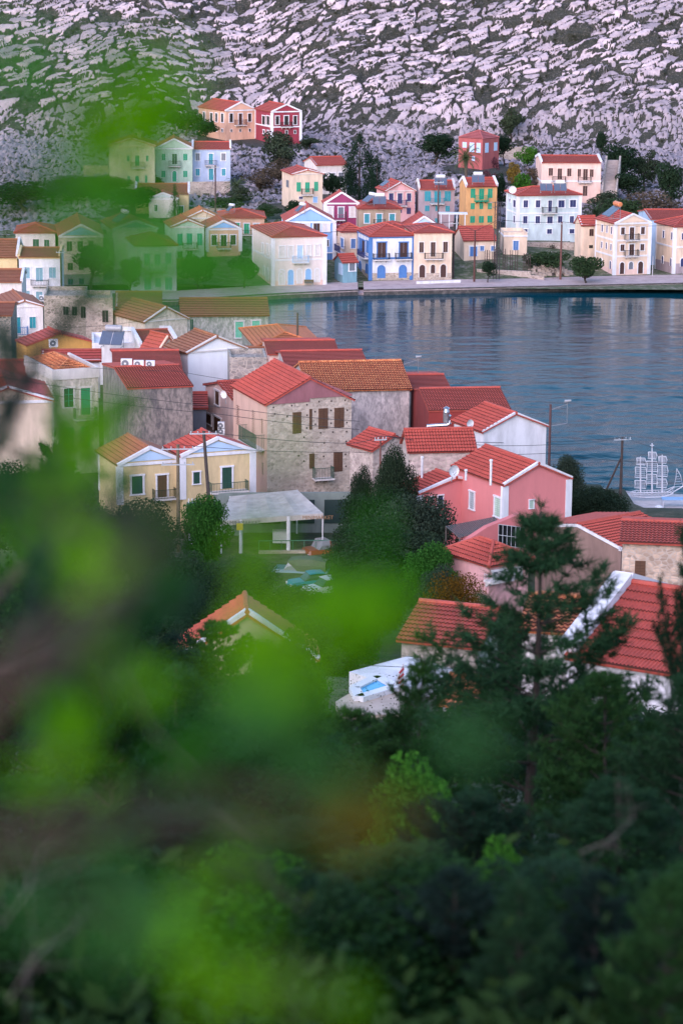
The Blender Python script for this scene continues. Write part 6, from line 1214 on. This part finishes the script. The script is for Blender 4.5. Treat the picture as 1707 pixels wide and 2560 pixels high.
clump('pale leafy twig veiling the harbour end left of the pale mansion', [(200, 560, 1.0, 3, 70), (330, 600, 1.0, 3, 70), (440, 600, 1.0, 12, 55), (510, 640, 1.0, 18, 60), (590, 640, 1.0, 8, 45), (600, 580, 1.0, 2, 30)], G2, 5)
clump('thin green leaf veil before the left harbour houses', [(180, 540, 1.0, 2, 70), (290, 560, 1.0, 3, 70), (380, 560, 1.0, 3, 60), (330, 650, 1.0, 3, 60), (420, 680, 1.0, 4, 50)], G2, 55)
clump('bright leaves before the beige gable', [(560, 1520, 1.0, 3, 40), (620, 1500, 1.0, 8, 50), (660, 1560, 1.0, 5, 50)], G1, 56)
clump('green leaves low at the left edge', [(40, 1180, 1.1, 4, 60), (60, 1120, 1.1, 4, 50), (330, 1240, 1.1, 5, 60), (400, 1330, 1.1, 5, 60)], GD, 57, .024)
clump('dark green leaves over the lower centre', [(420, 1700, 1.1, 6, 70), (480, 1840, 1.1, 6, 70), (640, 1960, 1.1, 5, 60), (300, 1900, 1.1, 5, 60)], GD, 58, .024)
clump('dark green leaves over the left harbour houses', [(170, 590, 1.15, 6, 60), (230, 640, 1.15, 11, 60), (330, 690, 1.15, 4, 50)], GD, 6)
clump('yellow green leaves low over the old neoclassical house', [(200, 1050, 1.1, 4, 50), (235, 980, 1.1, 5, 50), (250, 910, 1.1, 2, 40)], G1, 7, .018)
clump('bright leafy twig in front of the market awning', [(560, 1330, 1.2, 4, 40), (595, 1280, 1.2, 10, 40), (600, 1190, 1.2, 5, 30), (670, 1050, 1.2, 2, 40)], G1, 8, .018)
clump('bright leafy twig below the parked vehicles', [(640, 1500, 1.1, 6, 60), (600, 1440, 1.1, 6, 50), (730, 1420, 1.1, 19, 75), (810, 1440, 1.1, 8, 60), (890, 1430, 1.1, 8, 55)], G1, 9)
clump('dark green leaves beside the parked vehicles', [(800, 1290, 1.3, 7, 60), (840, 1380, 1.3, 8, 60), (900, 1340, 1.3, 3, 40)], GD, 53, .024)
clump('leaf spray high in the shade at the left', [(170, 1210, 1.2, 5, 50), (180, 1300, 1.2, 8, 55), (120, 1120, 1.2, 3, 50), (20, 1250, 1.2, 4, 50)], G1, 18, .019)
clump('green leafy twig at the left edge of the lower half', [(60, 1780, 1.2, 3, 60), (180, 1720, 1.2, 12, 65), (195, 1620, 1.2, 7, 50), (215, 1490, 1.2, 4, 40), (300, 1560, 1.2, 2, 50)], G1, 10)
clump('pale green leaves in front of the pines left of centre', [(560, 1640, 1.0, 4, 60), (650, 1680, 1.0, 12, 80), (700, 1760, 1.0, 6, 60), (770, 1810, 1.0, 3, 50)], GP, 14)
clump('single blurred leaf spray over the pines right of centre', [(1060, 1700, 1.0, 2, 30), (1110, 1690, 1.0, 4, 30)], G3, 15)
clump('yellow brown leaf spray left of the bright shrub', [(780, 1880, 1.0, 4, 60), (850, 1850, 1.0, 7, 50), (900, 1840, 1.0, 3, 40)], G4, 16)
clump('yellow green leaves below the blurred brown bough', [(420, 2070, 1.15, 5, 50), (520, 1990, 1.15, 9, 45), (570, 1950, 1.15, 4, 40), (580, 2080, 1.15, 2, 50)], G1, 13)
clump('pale green leaves in the lower left quarter', [(120, 2090, 1.0, 6, 80), (240, 2050, 1.0, 4, 70), (360, 2130, 1.0, 10, 80), (300, 2200, 1.0, 5, 70)], GP, 11, .024)
clump('green leaves at the bottom left of centre', [(460, 2180, 1.0, 5, 60), (500, 2260, 1.0, 6, 60), (620, 2240, 1.0, 3, 50), (790, 2310, 1.0, 4, 40)], G1, 19)
twig('thick brown bough crossing the left side out of focus', [(-140, 1740, 1.0), (40, 1530, 1.0), (170, 1450, 1.02), (300, 1300, 1.05), (380, 1180, 1.1)], 0, r=.0085, seed=20, barkc=(.055, .03, .02), name='bare_branch')
twig('horizontal brown bough crossing the lower half out of focus', [(-100, 1950, .95), (200, 1900, .95), (460, 1830, 1.0), (720, 1870, 1.0), (1010, 1900, 1.05)], 0, r=.0055, seed=21, barkc=(.055, .032, .02), name='bare_branch')
twig('thin bare branch slanting down through the lower left', [(280, 1540, 3.2), (350, 1680, 3.25), (440, 1775, 3.2), (490, 1870, 3.3), (590, 1945, 3.2), (625, 2030, 3.2), (700, 2085, 3.2)], 0, r=.0032, seed=22, barkc=(.07, .05, .05), name='bare_branch')
def spray(label, pts, seed, col, L=.07):
    rs = np.random.RandomState(seed); W = [at_y(u/.91857, v/.91857, D) for u, v, D in pts]; base = W[0].copy(); Lp = [p-base for p in W]
    root = empty('pine_branch', base, 0, label=label, cat='pine branch', group='out of focus branches in front of the viewpoint'); m = MB(); m.tube(Lp, [.010*(1-.6*i/len(Lp)) for i in range(len(Lp))], 6); P = []; D = []
    for i in range(len(Lp)-1):
        d = (Lp[i+1]-Lp[i]).normalized()
        for t in np.linspace(0, 1, max(2, int((Lp[i+1]-Lp[i]).length/.04))):
            c = Lp[i].lerp(Lp[i+1], t); P.append(c); D.append(d)
            if rs.rand() < .5:
                e = (d+Vector(rs.normal(size=3))*.7).normalized(); q = c+e*.16; m.tube([c, q], [.004, .002], 3, False)
                for g in np.linspace(.3, 1, 5): P.append(c.lerp(q, g)); D.append(e)
    m.build('stem', bark(), root); V, F_ = needles(np.array(P), np.array(D), rs, 26, L, .0016, .6); link('needles', npmesh('needles', V, F_), leafmat(*col, .3), root)
B1 = ((.010, .030, .022), (.03, .075, .05)); B2 = ((.02, .09, .02), (.05, .18, .03))
spray('blurred dark pine branch before the left roofs', [(-90, 1150, 5), (0, 1010, 5), (60, 880, 5.2), (90, 800, 5.4)], 41, B1)
spray('blurred pine branch with a green tip over the old neoclassical house', [(-60, 1230, 5), (60, 1120, 5), (150, 1040, 5.2), (215, 960, 5.4)], 42, B2)
spray('blurred pine branch at the left edge, middle height', [(-60, 1420, 4.4), (60, 1300, 4.4), (160, 1220, 4.6), (290, 1190, 4.8)], 43, B1)
spray('blurred pine branch in the shade left of the bluish conifer', [(-60, 1560, 4), (120, 1480, 4), (280, 1400, 4.2), (430, 1400, 4.4)], 44, B1)
